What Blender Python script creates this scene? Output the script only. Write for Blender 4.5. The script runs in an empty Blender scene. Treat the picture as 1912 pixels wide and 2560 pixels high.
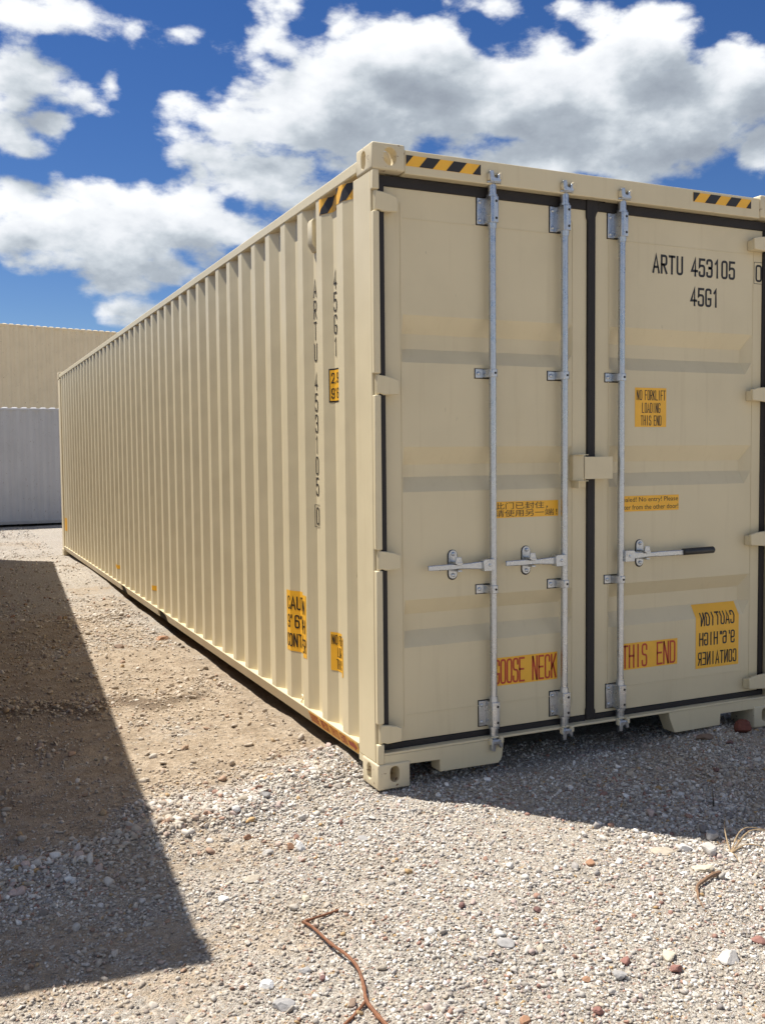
import bpy, bmesh, math, random
import numpy as np
from mathutils import Vector, Matrix

S = bpy.context.scene
COL = S.collection
rnd = random.Random(7)
R = math.radians

# ------------------------------------------------------------------ camera
CAM = Vector((-1.7667, -3.9248, 1.5140))
RIGHT = Vector((0.9086027, -0.4175489, -0.0096997))
UP = Vector((0.0324776, 0.0474809, 0.9983440))
FWD = Vector((0.4163969, 0.9074131, -0.0567023))
FPX = 2414.9                      # focal length in pixels of the 1912 x 2560 picture
cd = bpy.data.cameras.new('camera')
cam = bpy.data.objects.new('camera', cd)
COL.objects.link(cam)
m = Matrix((RIGHT, UP, -FWD)).transposed().to_4x4()
m.translation = CAM
cam.matrix_world = m
cd.sensor_fit = 'VERTICAL'
cd.sensor_height = 36.0
cd.lens = 36.0 * FPX / 2560.0
cd.clip_start = 0.05
cd.clip_end = 5000
S.camera = cam

# ------------------------------------------------------------------ sun, sky, exposure
SUNV = Vector((-0.97, 1.09, 2.896)).normalized()      # towards the sun
SUN_EL = math.asin(SUNV.z)
SUN_AZ = math.atan2(SUNV.x, SUNV.y)
sd = bpy.data.lights.new('sun', 'SUN')
sd.energy = 5.0
sd.angle = R(0.53)
sd.color = (1.0, 0.955, 0.88)
sun = bpy.data.objects.new('sun', sd)
COL.objects.link(sun)
sun.rotation_euler = SUNV.to_track_quat('Z', 'Y').to_euler()
sun.location = (0, 0, 30)

S.view_settings.view_transform = 'Standard'
S.view_settings.look = 'None'
S.view_settings.exposure = 0.58
S.view_settings.gamma = 1.0
S.view_settings.use_curve_mapping = False
S.cycles.use_denoising = True
S.cycles.max_bounces = 6
S.cycles.diffuse_bounces = 4
S.cycles.sample_clamp_indirect = 6.0


class NT:
    """small helper for node trees"""
    def __init__(self, tree):
        self.t = tree
        self.n = tree.nodes
        self.l = tree.links

    def node(self, typ, **kw):
        nd = self.n.new(typ)
        for k, v in kw.items():
            setattr(nd, k, v)
        return nd

    def put(self, sock, v):
        if v is None:
            return
        if isinstance(v, bpy.types.NodeSocket):
            self.l.new(v, sock)
        else:
            sock.default_value = v

    def math(self, op, a, b=None, c=None, clamp=False):
        nd = self.node('ShaderNodeMath', operation=op)
        nd.use_clamp = clamp
        for i, v in enumerate((a, b, c)):
            self.put(nd.inputs[i], v)
        return nd.outputs[0]

    def vmath(self, op, a, b=None, c=None):
        nd = self.node('ShaderNodeVectorMath', operation=op)
        for i, v in enumerate((a, b, c)):
            self.put(nd.inputs[i], v)
        return nd.outputs['Value'] if op in ('LENGTH', 'DOT_PRODUCT') else nd.outputs['Vector']

    def noise(self, vec, scale, detail=3.0, rough=0.5, dist=0.0):
        nd = self.node('ShaderNodeTexNoise')
        self.put(nd.inputs['Vector'], vec)
        nd.inputs['Scale'].default_value = scale
        nd.inputs['Detail'].default_value = detail
        nd.inputs['Roughness'].default_value = rough
        nd.inputs['Distortion'].default_value = dist
        return nd.outputs['Fac']

    def smooth(self, v, a, b, lo=0.0, hi=1.0):
        nd = self.node('ShaderNodeMapRange', interpolation_type='SMOOTHSTEP')
        self.put(nd.inputs[0], v)
        for i, k in enumerate((a, b, lo, hi)):
            nd.inputs[i + 1].default_value = k
        return nd.outputs[0]

    def mix(self, fac, a, b, blend='MIX'):
        nd = self.node('ShaderNodeMix', data_type='RGBA', blend_type=blend)
        self.put(nd.inputs[0], fac)
        self.put(nd.inputs[6], a)
        self.put(nd.inputs[7], b)
        return nd.outputs[2]

    def ramp(self, fac, stops, interp='LINEAR'):
        nd = self.node('ShaderNodeValToRGB')
        nd.color_ramp.interpolation = interp
        e = nd.color_ramp.elements
        while len(e) < len(stops):
            e.new(0.5)
        for el, (p, c) in zip(e, stops):
            el.position = p
            el.color = (*c, 1.0)
        self.put(nd.inputs[0], fac)
        return nd.outputs[0]


W = bpy.data.worlds.new('World')
S.world = W
W.use_nodes = True
wt = NT(W.node_tree)
wt.n.clear()

# cumulus masses: azimuth, elevation, half width, half height, in degrees
CLOUDS = [
    (5.9, 23.0, 3.71, 1.3), (10.7, 22.9, 1.26, 0.84), (12.9, 22.9, 0.40, 0.22), (4.8, 20.2, 2.9, 2.02), (7.8, 19.5, 1.95, 0.93),
    (9.7, 20.1, 0.99, 0.64), (4.4, 17.4, 1.37, 1.06), (6.7, 18.1, 0.89, 0.71), (4.3, 13.7, 2.27, 1.59), (9.0, 13.0, 6.46, 2.52),
    (13.9, 13.3, 5.26, 2.05), (9.6, 10.9, 5.13, 1.43), (10.6, 8.4, 1.62, 0.8), (18.6, 22.8, 2.78, 1.37), (19.5, 24.3, 3.06, 0.67),
    (17.3, 18.5, 4.6, 1.82), (14.4, 17.1, 1.92, 0.86), (18.8, 15.7, 4.64, 1.89), (23.1, 22.9, 3.64, 1.26), (22.4, 19.2, 5.9, 3.11),
    (26.9, 22.0, 6.63, 2.2), (32.2, 20.0, 8.47, 3.14), (38.7, 21.6, 4.2, 2.37), (40.4, 18.0, 7.17, 3.14), (44.6, 19.2, 2.8, 2.38),
    (33.5, 16.6, 8.91, 1.43), (40.4, 22.9, 2.69, 1.26), (31.7, 24.2, 1.31, 0.53), (34.6, 23.8, 1.55, 0.64), (45.8, 16.1, 1.39, 1.58),
]

def cloud_group(fine):
    grp = bpy.data.node_groups.new('cloud_density', 'ShaderNodeTree')
    grp.interface.new_socket('Dir', in_out='INPUT', socket_type='NodeSocketVector')
    grp.interface.new_socket('Density', in_out='OUTPUT', socket_type='NodeSocketFloat')
    g = NT(grp)
    gi = g.node('NodeGroupInput')
    go = g.node('NodeGroupOutput')
    dvec = gi.outputs[0]
    sep = g.node('ShaderNodeSeparateXYZ')
    g.put(sep.inputs[0], dvec)
    az = g.math('MULTIPLY', g.math('ARCTAN2', sep.outputs[0], sep.outputs[1]), 57.29578)
    el = g.math('MULTIPLY', g.math('ARCSINE', sep.outputs[2]), 57.29578)
    ae = g.node('ShaderNodeCombineXYZ')
    g.put(ae.inputs[0], az)
    g.put(ae.inputs[1], el)
    warp = g.node('ShaderNodeTexNoise')
    g.put(warp.inputs['Vector'], dvec)
    warp.inputs['Scale'].default_value = 9.0
    warp.inputs['Detail'].default_value = 1.0
    wv = g.vmath('MULTIPLY', g.vmath('SUBTRACT', warp.outputs['Color'], (0.5, 0.5, 0.5)), (3.0, 2.2, 0.0))
    aew = g.vmath('ADD', ae.outputs[0], wv)
    best = None
    for (ca, ce, ra, re) in (CLOUDS if fine else [c for c in CLOUDS if c[3] > 1.0]):
        q = g.vmath('MULTIPLY_ADD', aew, (1 / ra, 1 / re, 0), (-ca / ra, -ce / re, 0))
        ln = g.math('MULTIPLY_ADD', g.vmath('LENGTH', q), -0.42 * min(re, 2.6), 0.42 * min(re, 2.6))
        best = ln if best is None else g.math('SMOOTH_MAX', best, ln, 0.25)
    lobes = g.math('MAXIMUM', best, -0.9)
    flat = g.vmath('MULTIPLY', dvec, (1.0, 1.0, 1.9))
    wide = g.math('MULTIPLY', g.math('SUBTRACT', g.noise(flat, 2.6, 1.0, 0.5), 0.515), 4.2)
    wide = g.math('MINIMUM', g.math('MAXIMUM', wide, -0.9), 0.9)
    inwin = g.math('MULTIPLY', g.smooth(g.math('ABSOLUTE', g.math('SUBTRACT', az, 25.0)), 27.0, 40.0, 1.0, 0.0),
                   g.smooth(el, 27.5, 37.0, 1.0, 0.0))
    field = g.node('ShaderNodeMix', data_type='FLOAT')
    g.put(field.inputs[0], inwin)
    g.put(field.inputs[2], wide)
    g.put(field.inputs[3], lobes)
    n1 = g.noise(flat, 11.0, 7.0 if fine else 3.0, 0.60)
    d = g.math('MULTIPLY_ADD', field.outputs[0], 1.25, g.math('MULTIPLY', g.math('SUBTRACT', n1, 0.44), 1.9))
    if fine:
        vor = g.node('ShaderNodeTexVoronoi', feature='F1')
        g.put(vor.inputs['Vector'], g.vmath('ADD', flat, g.vmath('MULTIPLY', warp.outputs['Color'], (0.10, 0.10, 0.10))))
        vor.inputs['Scale'].default_value = 19.0
        vor.inputs['Detail'].default_value = 1.0
        vor.inputs['Roughness'].default_value = 0.55
        puff = g.math('SUBTRACT', 0.45, vor.outputs['Distance'])
        d = g.math('MULTIPLY_ADD', puff, 0.5, d)
    g.put(go.inputs[0], d)
    return grp


GRP_FINE, GRP_SOFT = cloud_group(True), cloud_group(False)
tc = wt.node('ShaderNodeTexCoord')
dirn = wt.vmath('NORMALIZE', tc.outputs['Generated'])
d0 = wt.node('ShaderNodeGroup', node_tree=GRP_FINE)
wt.put(d0.inputs[0], dirn)


def toward_sun(step):
    nd = wt.node('ShaderNodeGroup', node_tree=GRP_SOFT)
    v = wt.vmath('MULTIPLY_ADD', dirn, (1 - step, 1 - step, 1 - step), tuple(SUNV * step))
    wt.put(nd.inputs[0], wt.vmath('NORMALIZE', v))
    return nd.outputs[0]


cover = wt.smooth(d0.outputs[0], -0.08, 0.34)
dsun = toward_sun(0.045)
body = wt.math('ADD', wt.math('MULTIPLY', wt.math('MAXIMUM', dsun, -0.2), 0.75), wt.math('MULTIPLY', wt.math('MAXIMUM', d0.outputs[0], 0.0), 0.22))
light = wt.math('POWER', 2.71828, wt.math('MULTIPLY', body, -1.05))
relief = wt.smooth(wt.math('SUBTRACT', d0.outputs[0], dsun), -0.7, 0.7)
light = wt.math('MULTIPLY_ADD', light, 0.78, wt.math('MULTIPLY', relief, 0.22))
light = wt.math('MULTIPLY_ADD', wt.math('SUBTRACT', wt.noise(wt.vmath('MULTIPLY', dirn, (1.0, 1.0, 1.7)), 13.0, 5.0, 0.62), 0.50), 1.05, light)
ccol = wt.ramp(light, [(0.10, (0.31, 0.35, 0.41)), (0.36, (0.42, 0.47, 0.53)), (0.54, (0.60, 0.65, 0.70)), (0.72, (0.80, 0.83, 0.87)), (0.95, (0.94, 0.96, 0.98))])
sky = wt.node('ShaderNodeTexSky', sky_type='NISHITA')
sky.sun_disc = False
sky.sun_elevation = SUN_EL
sky.sun_rotation = SUN_AZ
sky.altitude = 900
sky.air_density = 1.0
sky.dust_density = 0.1
sky.ozone_density = 3.0
bg1 = wt.node('ShaderNodeBackground')
hs = wt.node('ShaderNodeHueSaturation')
hs.inputs['Hue'].default_value = 0.513
hs.inputs['Saturation'].default_value = 1.28
wt.put(hs.inputs['Color'], sky.outputs[0])
wt.put(bg1.inputs[0], hs.outputs[0])
bg1.inputs[1].default_value = 0.061
bg2 = wt.node('ShaderNodeBackground')
wt.put(bg2.inputs[0], ccol)
bg2.inputs[1].default_value = 0.72
mxs = wt.node('ShaderNodeMixShader')
wt.put(mxs.inputs[0], cover)
wt.l.new(bg1.outputs[0], mxs.inputs[1])
wt.l.new(bg2.outputs[0], mxs.inputs[2])
wo = wt.node('ShaderNodeOutputWorld')
wt.l.new(mxs.outputs[0], wo.inputs[0])
W.cycles.sampling_method = 'NONE'


# ------------------------------------------------------------------ materials
def new_mat(name):
    mt = bpy.data.materials.new(name)
    mt.use_nodes = True
    t = NT(mt.node_tree)
    t.n.clear()
    out = t.node('ShaderNodeOutputMaterial')
    bs = t.node('ShaderNodeBsdfPrincipled')
    t.l.new(bs.outputs[0], out.inputs[0])
    return mt, t, bs


def bump(t, bs, height, strength, dist):
    b = t.node('ShaderNodeBump')
    b.inputs['Strength'].default_value = strength
    b.inputs['Distance'].default_value = dist
    t.put(b.inputs['Height'], height)
    t.l.new(b.outputs[0], bs.inputs['Normal'])


def paint(name, col, rough=0.37, wear=0.0, dust=0.25, rust=(0.16, 0.07, 0.03)):
    mt, t, bs = new_mat(name)
    pos = t.node('ShaderNodeNewGeometry').outputs['Position']
    c = Vector(col)
    n1 = t.noise(pos, 2.3, 4.0, 0.55)
    base = t.ramp(n1, [(0.25, tuple(c * 0.93)), (0.5, tuple(c)), (0.8, tuple(c * 1.04))])
    # faint vertical run-off marks and dust
    streak = t.noise(t.vmath('MULTIPLY', pos, (26.0, 26.0, 1.4)), 1.0, 4.0, 0.6)
    base = t.mix(t.smooth(streak, 0.52, 0.78, 0.0, dust), base, (c.x * 0.80, c.y * 0.76, c.z * 0.70, 1))
    # small scuffs
    sc = t.noise(t.vmath('MULTIPLY', pos, (60.0, 60.0, 14.0)), 1.0, 3.0, 0.6)
    sc2 = t.noise(pos, 5.0, 2.0)
    scf = t.math('MULTIPLY', t.smooth(sc, 0.70, 0.78), t.smooth(sc2, 0.56, 0.66))
    base = t.mix(t.math('MULTIPLY', scf, 0.65), base, (c.x * 0.36, c.y * 0.34, c.z * 0.34, 1))
    if wear > 0:
        w1 = t.noise(pos, 34.0, 5.0, 0.65)
        w2 = t.noise(pos, 9.0, 2.0)
        wf = t.math('MULTIPLY', t.smooth(w1, 0.60, 0.66), t.smooth(w2, 0.62 - 0.2 * wear, 0.72 - 0.2 * wear))
        base = t.mix(wf, base, (*rust, 1))
    t.put(bs.inputs['Base Color'], base)
    t.put(bs.inputs['Roughness'], t.smooth(n1, 0.2, 0.8, rough + 0.08, rough - 0.05))
    bs.inputs['Specular IOR Level'].default_value = 0.42
    hh = t.math('MULTIPLY_ADD', t.noise(pos, 3.1, 2.0), 1.0, t.math('MULTIPLY', t.noise(pos, 160.0, 2.0), 0.02))
    bump(t, bs, hh, 0.35, 0.012)
    return mt


def plain(name, col, rough=0.6, metal=0.0, var=0.12, scale=30.0, bumpy=0.0):
    mt, t, bs = new_mat(name)
    pos = t.node('ShaderNodeNewGeometry').outputs['Position']
    c = Vector(col)
    n = t.noise(pos, scale, 4.0, 0.6)
    t.put(bs.inputs['Base Color'], t.ramp(n, [(0.25, tuple(c * (1 - var))), (0.75, tuple(c * (1 + var)))]))
    bs.inputs['Roughness'].default_value = rough
    bs.inputs['Metallic'].default_value = metal
    if bumpy:
        bump(t, bs, n, 0.5, bumpy)
    return mt


BEIGE = (0.685, 0.590, 0.392)
M_paint = paint('beige container paint', BEIGE)
M_cast = paint('beige paint on cast steel', (0.665, 0.575, 0.395), 0.5, wear=0.9, dust=0.4)
M_paint_far = paint('weathered tan paint', (0.74, 0.62, 0.42), 0.55, wear=0.3, dust=0.12)
M_grey = paint('grey container paint', (0.455, 0.455, 0.46), 0.55, wear=0.4, dust=0.12)
M_nb = paint('brown container paint', (0.115, 0.060, 0.045), 0.5, wear=0.3)
M_rubber = plain('black door gasket rubber', (0.015, 0.012, 0.012), 0.65, bumpy=0.001)
M_grip = plain('black rubber grip', (0.018, 0.018, 0.018), 0.5)
M_yellow = plain('orange yellow sticker film', (0.90, 0.475, 0.040), 0.40, var=0.06, scale=9.0)
M_black = plain('black print', (0.022, 0.020, 0.020), 0.5)
M_red = plain('red print', (0.50, 0.060, 0.024), 0.5)
M_dark = plain('dark undercoat and pocket shade', (0.03, 0.028, 0.026), 0.9)
M_wood = plain('plywood floor', (0.10, 0.075, 0.05), 0.85)


def galv_mat():
    mt, t, bs = new_mat('galvanised steel')
    pos = t.node('ShaderNodeNewGeometry').outputs['Position']
    v = t.node('ShaderNodeTexVoronoi')
    t.put(v.inputs['Vector'], pos)
    v.inputs['Scale'].default_value = 160.0
    n = t.noise(pos, 24.0, 4.0, 0.6)
    sepc = t.node('ShaderNodeSeparateColor')
    t.put(sepc.inputs[0], v.outputs['Color'])
    f = t.math('MULTIPLY_ADD', sepc.outputs[0], 0.4, t.math('MULTIPLY', n, 0.6))
    base = t.ramp(f, [(0.2, (0.44, 0.465, 0.50)), (0.8, (0.57, 0.595, 0.63))])
    st = t.noise(t.vmath('MULTIPLY', pos, (70, 70, 9)), 1.0, 3.0)
    base = t.mix(t.smooth(st, 0.66, 0.74, 0.0, 0.5), base, (0.26, 0.24, 0.22, 1))
    t.put(bs.inputs['Base Color'], base)
    bs.inputs['Metallic'].default_value = 0.92
    t.put(bs.inputs['Roughness'], t.smooth(n, 0.3, 0.7, 0.24, 0.38))
    bump(t, bs, n, 0.12, 0.001)
    return mt


M_galv = galv_mat()


def bark(name, col):
    return plain(name, col, 0.75, var=0.35, scale=60.0, bumpy=0.004)


# ------------------------------------------------------------------ mesh helpers
class B:
    """collects shapes into one mesh"""
    def __init__(self):
        self.bm = bmesh.new()

    def box(self, x0, x1, y0, y1, z0, z1):
        vs = [self.bm.verts.new((x, y, z)) for z in (z0, z1) for y in (y0, y1) for x in (x0, x1)]
        for f in ((0, 2, 3, 1), (4, 5, 7, 6), (0, 1, 5, 4), (2, 6, 7, 3), (0, 4, 6, 2), (1, 3, 7, 5)):
            self.bm.faces.new([vs[i] for i in f])
        return self

    def prism(self, poly, axis, a, b):
        """poly: 2-D outline; axis x: (y,z), y: (x,z), z: (x,y)"""
        def P(u, v, w):
            return {'x': (w, u, v), 'y': (u, w, v), 'z': (u, v, w)}[axis]
        va = [self.bm.verts.new(P(u, v, a)) for u, v in poly]
        vb = [self.bm.verts.new(P(u, v, b)) for u, v in poly]
        n = len(poly)
        for i in range(n):
            j = (i + 1) % n
            self.bm.faces.new((va[i], va[j], vb[j], vb[i]))
        self.bm.faces.new(va[::-1])
        self.bm.faces.new(vb)
        return self

    def tube(self, pts, rad, n=10, cap=True):
        pts = [Vector(p) for p in pts]
        if not hasattr(rad, '__len__'):
            rad = [rad] * len(pts)
        rings = []
        ref = None
        for i, p in enumerate(pts):
            dd = (pts[min(i + 1, len(pts) - 1)] - pts[max(i - 1, 0)]).normalized()
            if ref is None:
                ref = dd.orthogonal().normalized()
            ref = (ref - dd * ref.dot(dd)).normalized()
            s = dd.cross(ref)
            rings.append([self.bm.verts.new(p + (ref * math.cos(2 * math.pi * k / n) + s * math.sin(2 * math.pi * k / n)) * rad[i]) for k in range(n)])
        for a, b in zip(rings, rings[1:]):
            for k in range(n):
                self.bm.faces.new((a[k], a[(k + 1) % n], b[(k + 1) % n], b[k]))
        if cap:
            self.bm.faces.new(rings[0][::-1])
            self.bm.faces.new(rings[-1])
        return self

    def obj(self, name, mat, parent=None, smooth=False, bevel=0.0, loc=None, segs=2):
        bmesh.ops.recalc_face_normals(self.bm, faces=self.bm.faces[:])
        me = bpy.data.meshes.new(name)
        self.bm.to_mesh(me)
        self.bm.free()
        return mesh_obj(name, me, mat, parent, smooth, bevel, loc, segs)


def mesh_obj(name, me, mat, parent=None, smooth=False, bevel=0.0, loc=None, segs=2):
    if mat is not None and not me.materials:
        me.materials.append(mat)
    o = bpy.data.objects.new(name, me)
    COL.objects.link(o)
    if parent is not None:
        o.parent = parent
    if loc is not None:
        o.location = loc
    if smooth:
        me.shade_smooth()
        try:
            me.set_sharp_from_angle(angle=R(40))
        except Exception:
            pass
    if bevel > 0:
        bv = o.modifiers.new('bevel', 'BEVEL')
        bv.width = bevel
        bv.segments = segs
        bv.limit_method = 'ANGLE'
        bv.angle_limit = R(40)
        bv.harden_normals = False
        if not smooth:
            me.shade_smooth()
            try:
                me.set_sharp_from_angle(angle=R(40))
            except Exception:
                pass
    return o


def empty(name, loc, rz=0.0):
    o = bpy.data.objects.new(name, None)
    COL.objects.link(o)
    o.location = loc
    o.rotation_euler = (0, 0, rz)
    o.empty_display_size = 0.3
    return o


def tag(o, label, cat=None, group=None, kind=None):
    if label:
        o['label'] = label
    if cat:
        o['category'] = cat
    if group:
        o['group'] = group
    if kind:
        o['kind'] = kind
    return o


def stadium(cx, cy, w, h, n=8):
    """vertical stadium / rounded slot outline"""
    r = w / 2
    pts = []
    for k in range(n + 1):
        a = math.pi * k / n
        pts.append((cx + r * math.cos(a), cy + h / 2 - r + r * math.sin(a)))
    for k in range(n + 1):
        a = math.pi + math.pi * k / n
        pts.append((cx + r * math.cos(a), cy - h / 2 + r + r * math.sin(a)))
    return pts


# ------------------------------------------------------------------ stroke lettering
CW = 0.44


def _g():
    w = CW
    r = 0.17
    G_ = {
        '0': [[(0, 0, r), (0, 1, r), (w, 1, r), (w, 0, r), 'c']],
        '1': [[(w * .22, .82), (w * .55, 1), (w * .55, 0)]],
        '3': [[(0, .80), (0, 1, r), (w, 1, r), (w, .54, .10), (w * .45, .54)], [(w * .45, .50), (w, .50, .10), (w, 0, r), (0, 0, r), (0, .20)]],
        '4': [[(w * .72, 0), (w * .72, 1), (0, .27), (w * 1.08, .27)]],
        '5': [[(w, 1), (.02, 1), (0, .56), (.08, .62, .06), (w, .62, r), (w, 0, r), (0, 0, r), (0, .2)]],
        '6': [[(w, .8), (w, 1, r), (0, 1, r), (0, 0, r), (w, 0, r), (w, .56, r), (0, .56, .05)]],
        '9': [[(0, .2), (0, 0, r), (w, 0, r), (w, 1, r), (0, 1, r), (0, .44, r), (w, .44, .05)]],
        '2': [[(0, .78), (0, 1, r), (w, 1, r), (w, .55, r), (0, .0), (w, 0)]],
        'A': [[(-.03, 0), (w / 2, 1), (w + .03, 0)], [(.07, .3), (w - .07, .3)]],
        'C': [[(w, .74), (w, 1, r), (0, 1, r), (0, 0, r), (w, 0, r), (w, .26)]],
        'D': [[(0, 0), (0, 1), (w, 1, r), (w, 0, r), 'c']],
        'E': [[(w, 1), (0, 1), (0, 0), (w, 0)], [(0, .52), (w * .86, .52)]],
        'F': [[(w, 1), (0, 1), (0, 0)], [(0, .52), (w * .86, .52)]],
        'G': [[(w, .80), (w, 1, r), (0, 1, r), (0, 0, r), (w, 0, r), (w, .42), (w * .55, .42)]],
        'H': [[(0, 0), (0, 1)], [(w, 0), (w, 1)], [(0, .52), (w, .52)]],
        'I': [[(w / 2, 0), (w / 2, 1)]],
        'K': [[(0, 0), (0, 1)], [(w, 1), (0, .38)], [(w * .35, .58), (w, 0)]],
        'L': [[(0, 1), (0, 0), (w, 0)]],
        'N': [[(0, 0), (0, 1)], [(0.02, 1), (w - 0.02, 0)], [(w, 0), (w, 1)]],
        'O': [[(0, 0, r), (0, 1, r), (w, 1, r), (w, 0, r), 'c']],
        'R': [[(0, 0), (0, 1), (w, 1, r), (w, .48, r), (0, .48)], [(w * .42, .48), (w, 0)]],
        'S': [[(w, .77), (w, 1, r), (0, 1, r), (0, .53, r), (w, .5, r), (w, 0, r), (0, 0, r), (0, .23)]],
        'T': [[(0, 1), (w, 1)], [(w / 2, 1), (w / 2, 0)]],
        'U': [[(0, 1), (0, 0, r), (w, 0, r), (w, 1)]],
        "'": [[(w * .3, 1), (w * .24, .8)]],
        '"': [[(w * .2, 1), (w * .2, .82)], [(w * .55, 1), (w * .55, .82)]],
        'm': [[(0, 0), (0, .6)], [(0, .6), (w * .5, .6, .06), (w * .5, 0)], [(w * .5, .6), (w, .6, .06), (w, 0)]],
        ',': [[(w * .4, .08), (w * .25, -.12)]],
    }
    return G_


GLYPH = _g()


def round_path(path):
    closed = path[-1] == 'c'
    pts = [p for p in path if p != 'c']
    out = []
    n = len(pts)
    for i, p in enumerate(pts):
        r = p[2] if len(p) > 2 else 0
        P = Vector(p[:2])
        if r and (closed or 0 < i < n - 1):
            A = Vector(pts[(i - 1) % n][:2])
            C = Vector(pts[(i + 1) % n][:2])
            ra = min(r, (A - P).length * 0.5)
            rc = min(r, (C - P).length * 0.5)
            s = P + (A - P).normalized() * ra
            e = P + (C - P).normalized() * rc
            for k in range(6):
                t = k / 5
                out.append(s * (1 - t) ** 2 + P * 2 * t * (1 - t) + e * t ** 2)
        else:
            out.append(P)
    return out, closed


def stroke_poly(bm, pts, closed, t, tf):
    """a constant-width ribbon along pts; tf maps (u, v) to a 3-D tuple"""
    n = len(pts)
    le, ri = [], []
    for i, p in enumerate(pts):
        if closed:
            a, c = pts[(i - 1) % n], pts[(i + 1) % n]
        else:
            a, c = pts[max(i - 1, 0)], pts[min(i + 1, n - 1)]
        d1 = (p - a).normalized() if (p - a).length > 1e-9 else (c - p).normalized()
        d2 = (c - p).normalized() if (c - p).length > 1e-9 else d1
        n1, n2 = Vector((-d1.y, d1.x)), Vector((-d2.y, d2.x))
        mm = n1 + n2
        mm = mm.normalized() if mm.length > 1e-6 else n1
        w = t / 2 / max(0.45, mm.dot(n1))
        q = p
        if not closed and i == 0:
            q = p - d2 * t * 0.5
        if not closed and i == n - 1:
            q = p + d1 * t * 0.5
        le.append(bm.verts.new(tf(q.x + mm.x * w, q.y + mm.y * w)))
        ri.append(bm.verts.new(tf(q.x - mm.x * w, q.y - mm.y * w)))
    for i in range(n if closed else n - 1):
        j = (i + 1) % n
        bm.faces.new((le[i], ri[i], ri[j], le[j]))


def write(bm, text, u0, v0, h, cw, adv, thick=0.13, vertical=False, mirror_about=None):
    """adds letters to bm in the (u, v, 0) plane; cw = letter width, adv = advance, thick = stroke as a share of h"""
    u, v = u0, v0
    tt = min(thick * h, cw * 0.28)
    for ch in text:
        if ch != ' ':
            for path in GLYPH[ch]:
                pts, closed = round_path(path)
                hh = h - tt
                sx = (cw - tt) / CW
                q = [Vector((u + tt / 2 + p.x * sx, v + tt / 2 + p.y * hh)) for p in pts]
                if mirror_about is not None:
                    q = [Vector((2 * mirror_about - p.x, p.y)) for p in q]
                stroke_poly(bm, q, closed, tt, lambda a, b: (a, b, 0))
        if vertical:
            v -= adv
        else:
            u += adv
    return u


def place(bm, fn):
    for v in bm.verts:
        v.co = Vector(fn(v.co.x, v.co.y))


def bm_obj(bm, name, mat, parent):
    me = bpy.data.meshes.new(name)
    bm.to_mesh(me)
    bm.free()
    return mesh_obj(name, me, mat, parent)


def type_mesh(body, x0, x1, z0, z1, y, name, mat, parent):
    """small print set in the built-in typeface, fitted to a rectangle on a door"""
    cu = bpy.data.curves.new('print', 'FONT')
    cu.body = body
    cu.resolution_u = 3
    o = bpy.data.objects.new('print', cu)
    COL.objects.link(o)
    dg = bpy.context.evaluated_depsgraph_get()
    me = bpy.data.meshes.new_from_object(o.evaluated_get(dg))
    bpy.data.objects.remove(o)
    bpy.data.curves.remove(cu)
    n = len(me.vertices)
    co = np.empty(n * 3)
    me.vertices.foreach_get('co', co)
    co = co.reshape(-1, 3)
    lo, hi = co.min(0), co.max(0)
    nc = np.empty_like(co)
    nc[:, 0] = x0 + (co[:, 0] - lo[0]) / (hi[0] - lo[0]) * (x1 - x0)
    nc[:, 2] = z0 + (co[:, 1] - lo[1]) / (hi[1] - lo[1]) * (z1 - z0)
    nc[:, 1] = y
    me.vertices.foreach_set('co', nc.ravel())
    me.materials.clear()
    me.update()
    return mesh_obj(name, me, mat, parent)


# ------------------------------------------------------------------ terrain
def vnoise(x, y, seed):
    rs = np.random.RandomState(seed)
    tab = rs.rand(256, 256)
    xi, yi = np.floor(x).astype(int), np.floor(y).astype(int)
    fx, fy = x - xi, y - yi
    fx = fx * fx * (3 - 2 * fx)
    fy = fy * fy * (3 - 2 * fy)
    a = tab[xi % 256, yi % 256]
    b = tab[(xi + 1) % 256, yi % 256]
    c = tab[xi % 256, (yi + 1) % 256]
    e = tab[(xi + 1) % 256, (yi + 1) % 256]
    return (a * (1 - fx) + b * fx) * (1 - fy) + (c * (1 - fx) + e * fx) * fy


def sstep(v, a, b):
    t = np.clip((v - a) / (b - a), 0, 1)
    return t * t * (3 - 2 * t)


def ridge_y(x):
    return 0.455 + 0.43 * x + 0.05 * np.sin(x * 5.0)


def ridge(x, y):
    wob = (vnoise(x * 3.2, y * 3.2, 5) - 0.5) * 0.34 + (vnoise(x * 9, y * 9, 6) - 0.5) * 0.12
    dd = (y - ridge_y(x) + wob) * 0.92
    return np.exp(-(dd / 0.15) ** 2) * (0.55 + 0.6 * vnoise(x * 5, y * 5, 8)) * sstep(x, -4.5, -1.0) * sstep(x, 0.35, 0.0)


def rut(x, y, yc, w):
    wob = (vnoise(x * 1.3, y * 0 + yc, 9) - 0.5) * 0.5 + (vnoise(x * 5, y * 3 + yc, 19) - 0.5) * 0.3
    return np.exp(-((y - yc + wob) / w) ** 2) * sstep(vnoise(x * 2.2, y * 1.5, 23), 0.12, 0.55) * sstep(x, -6, -2.5) * sstep(x, 0.3, -0.15)


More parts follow.
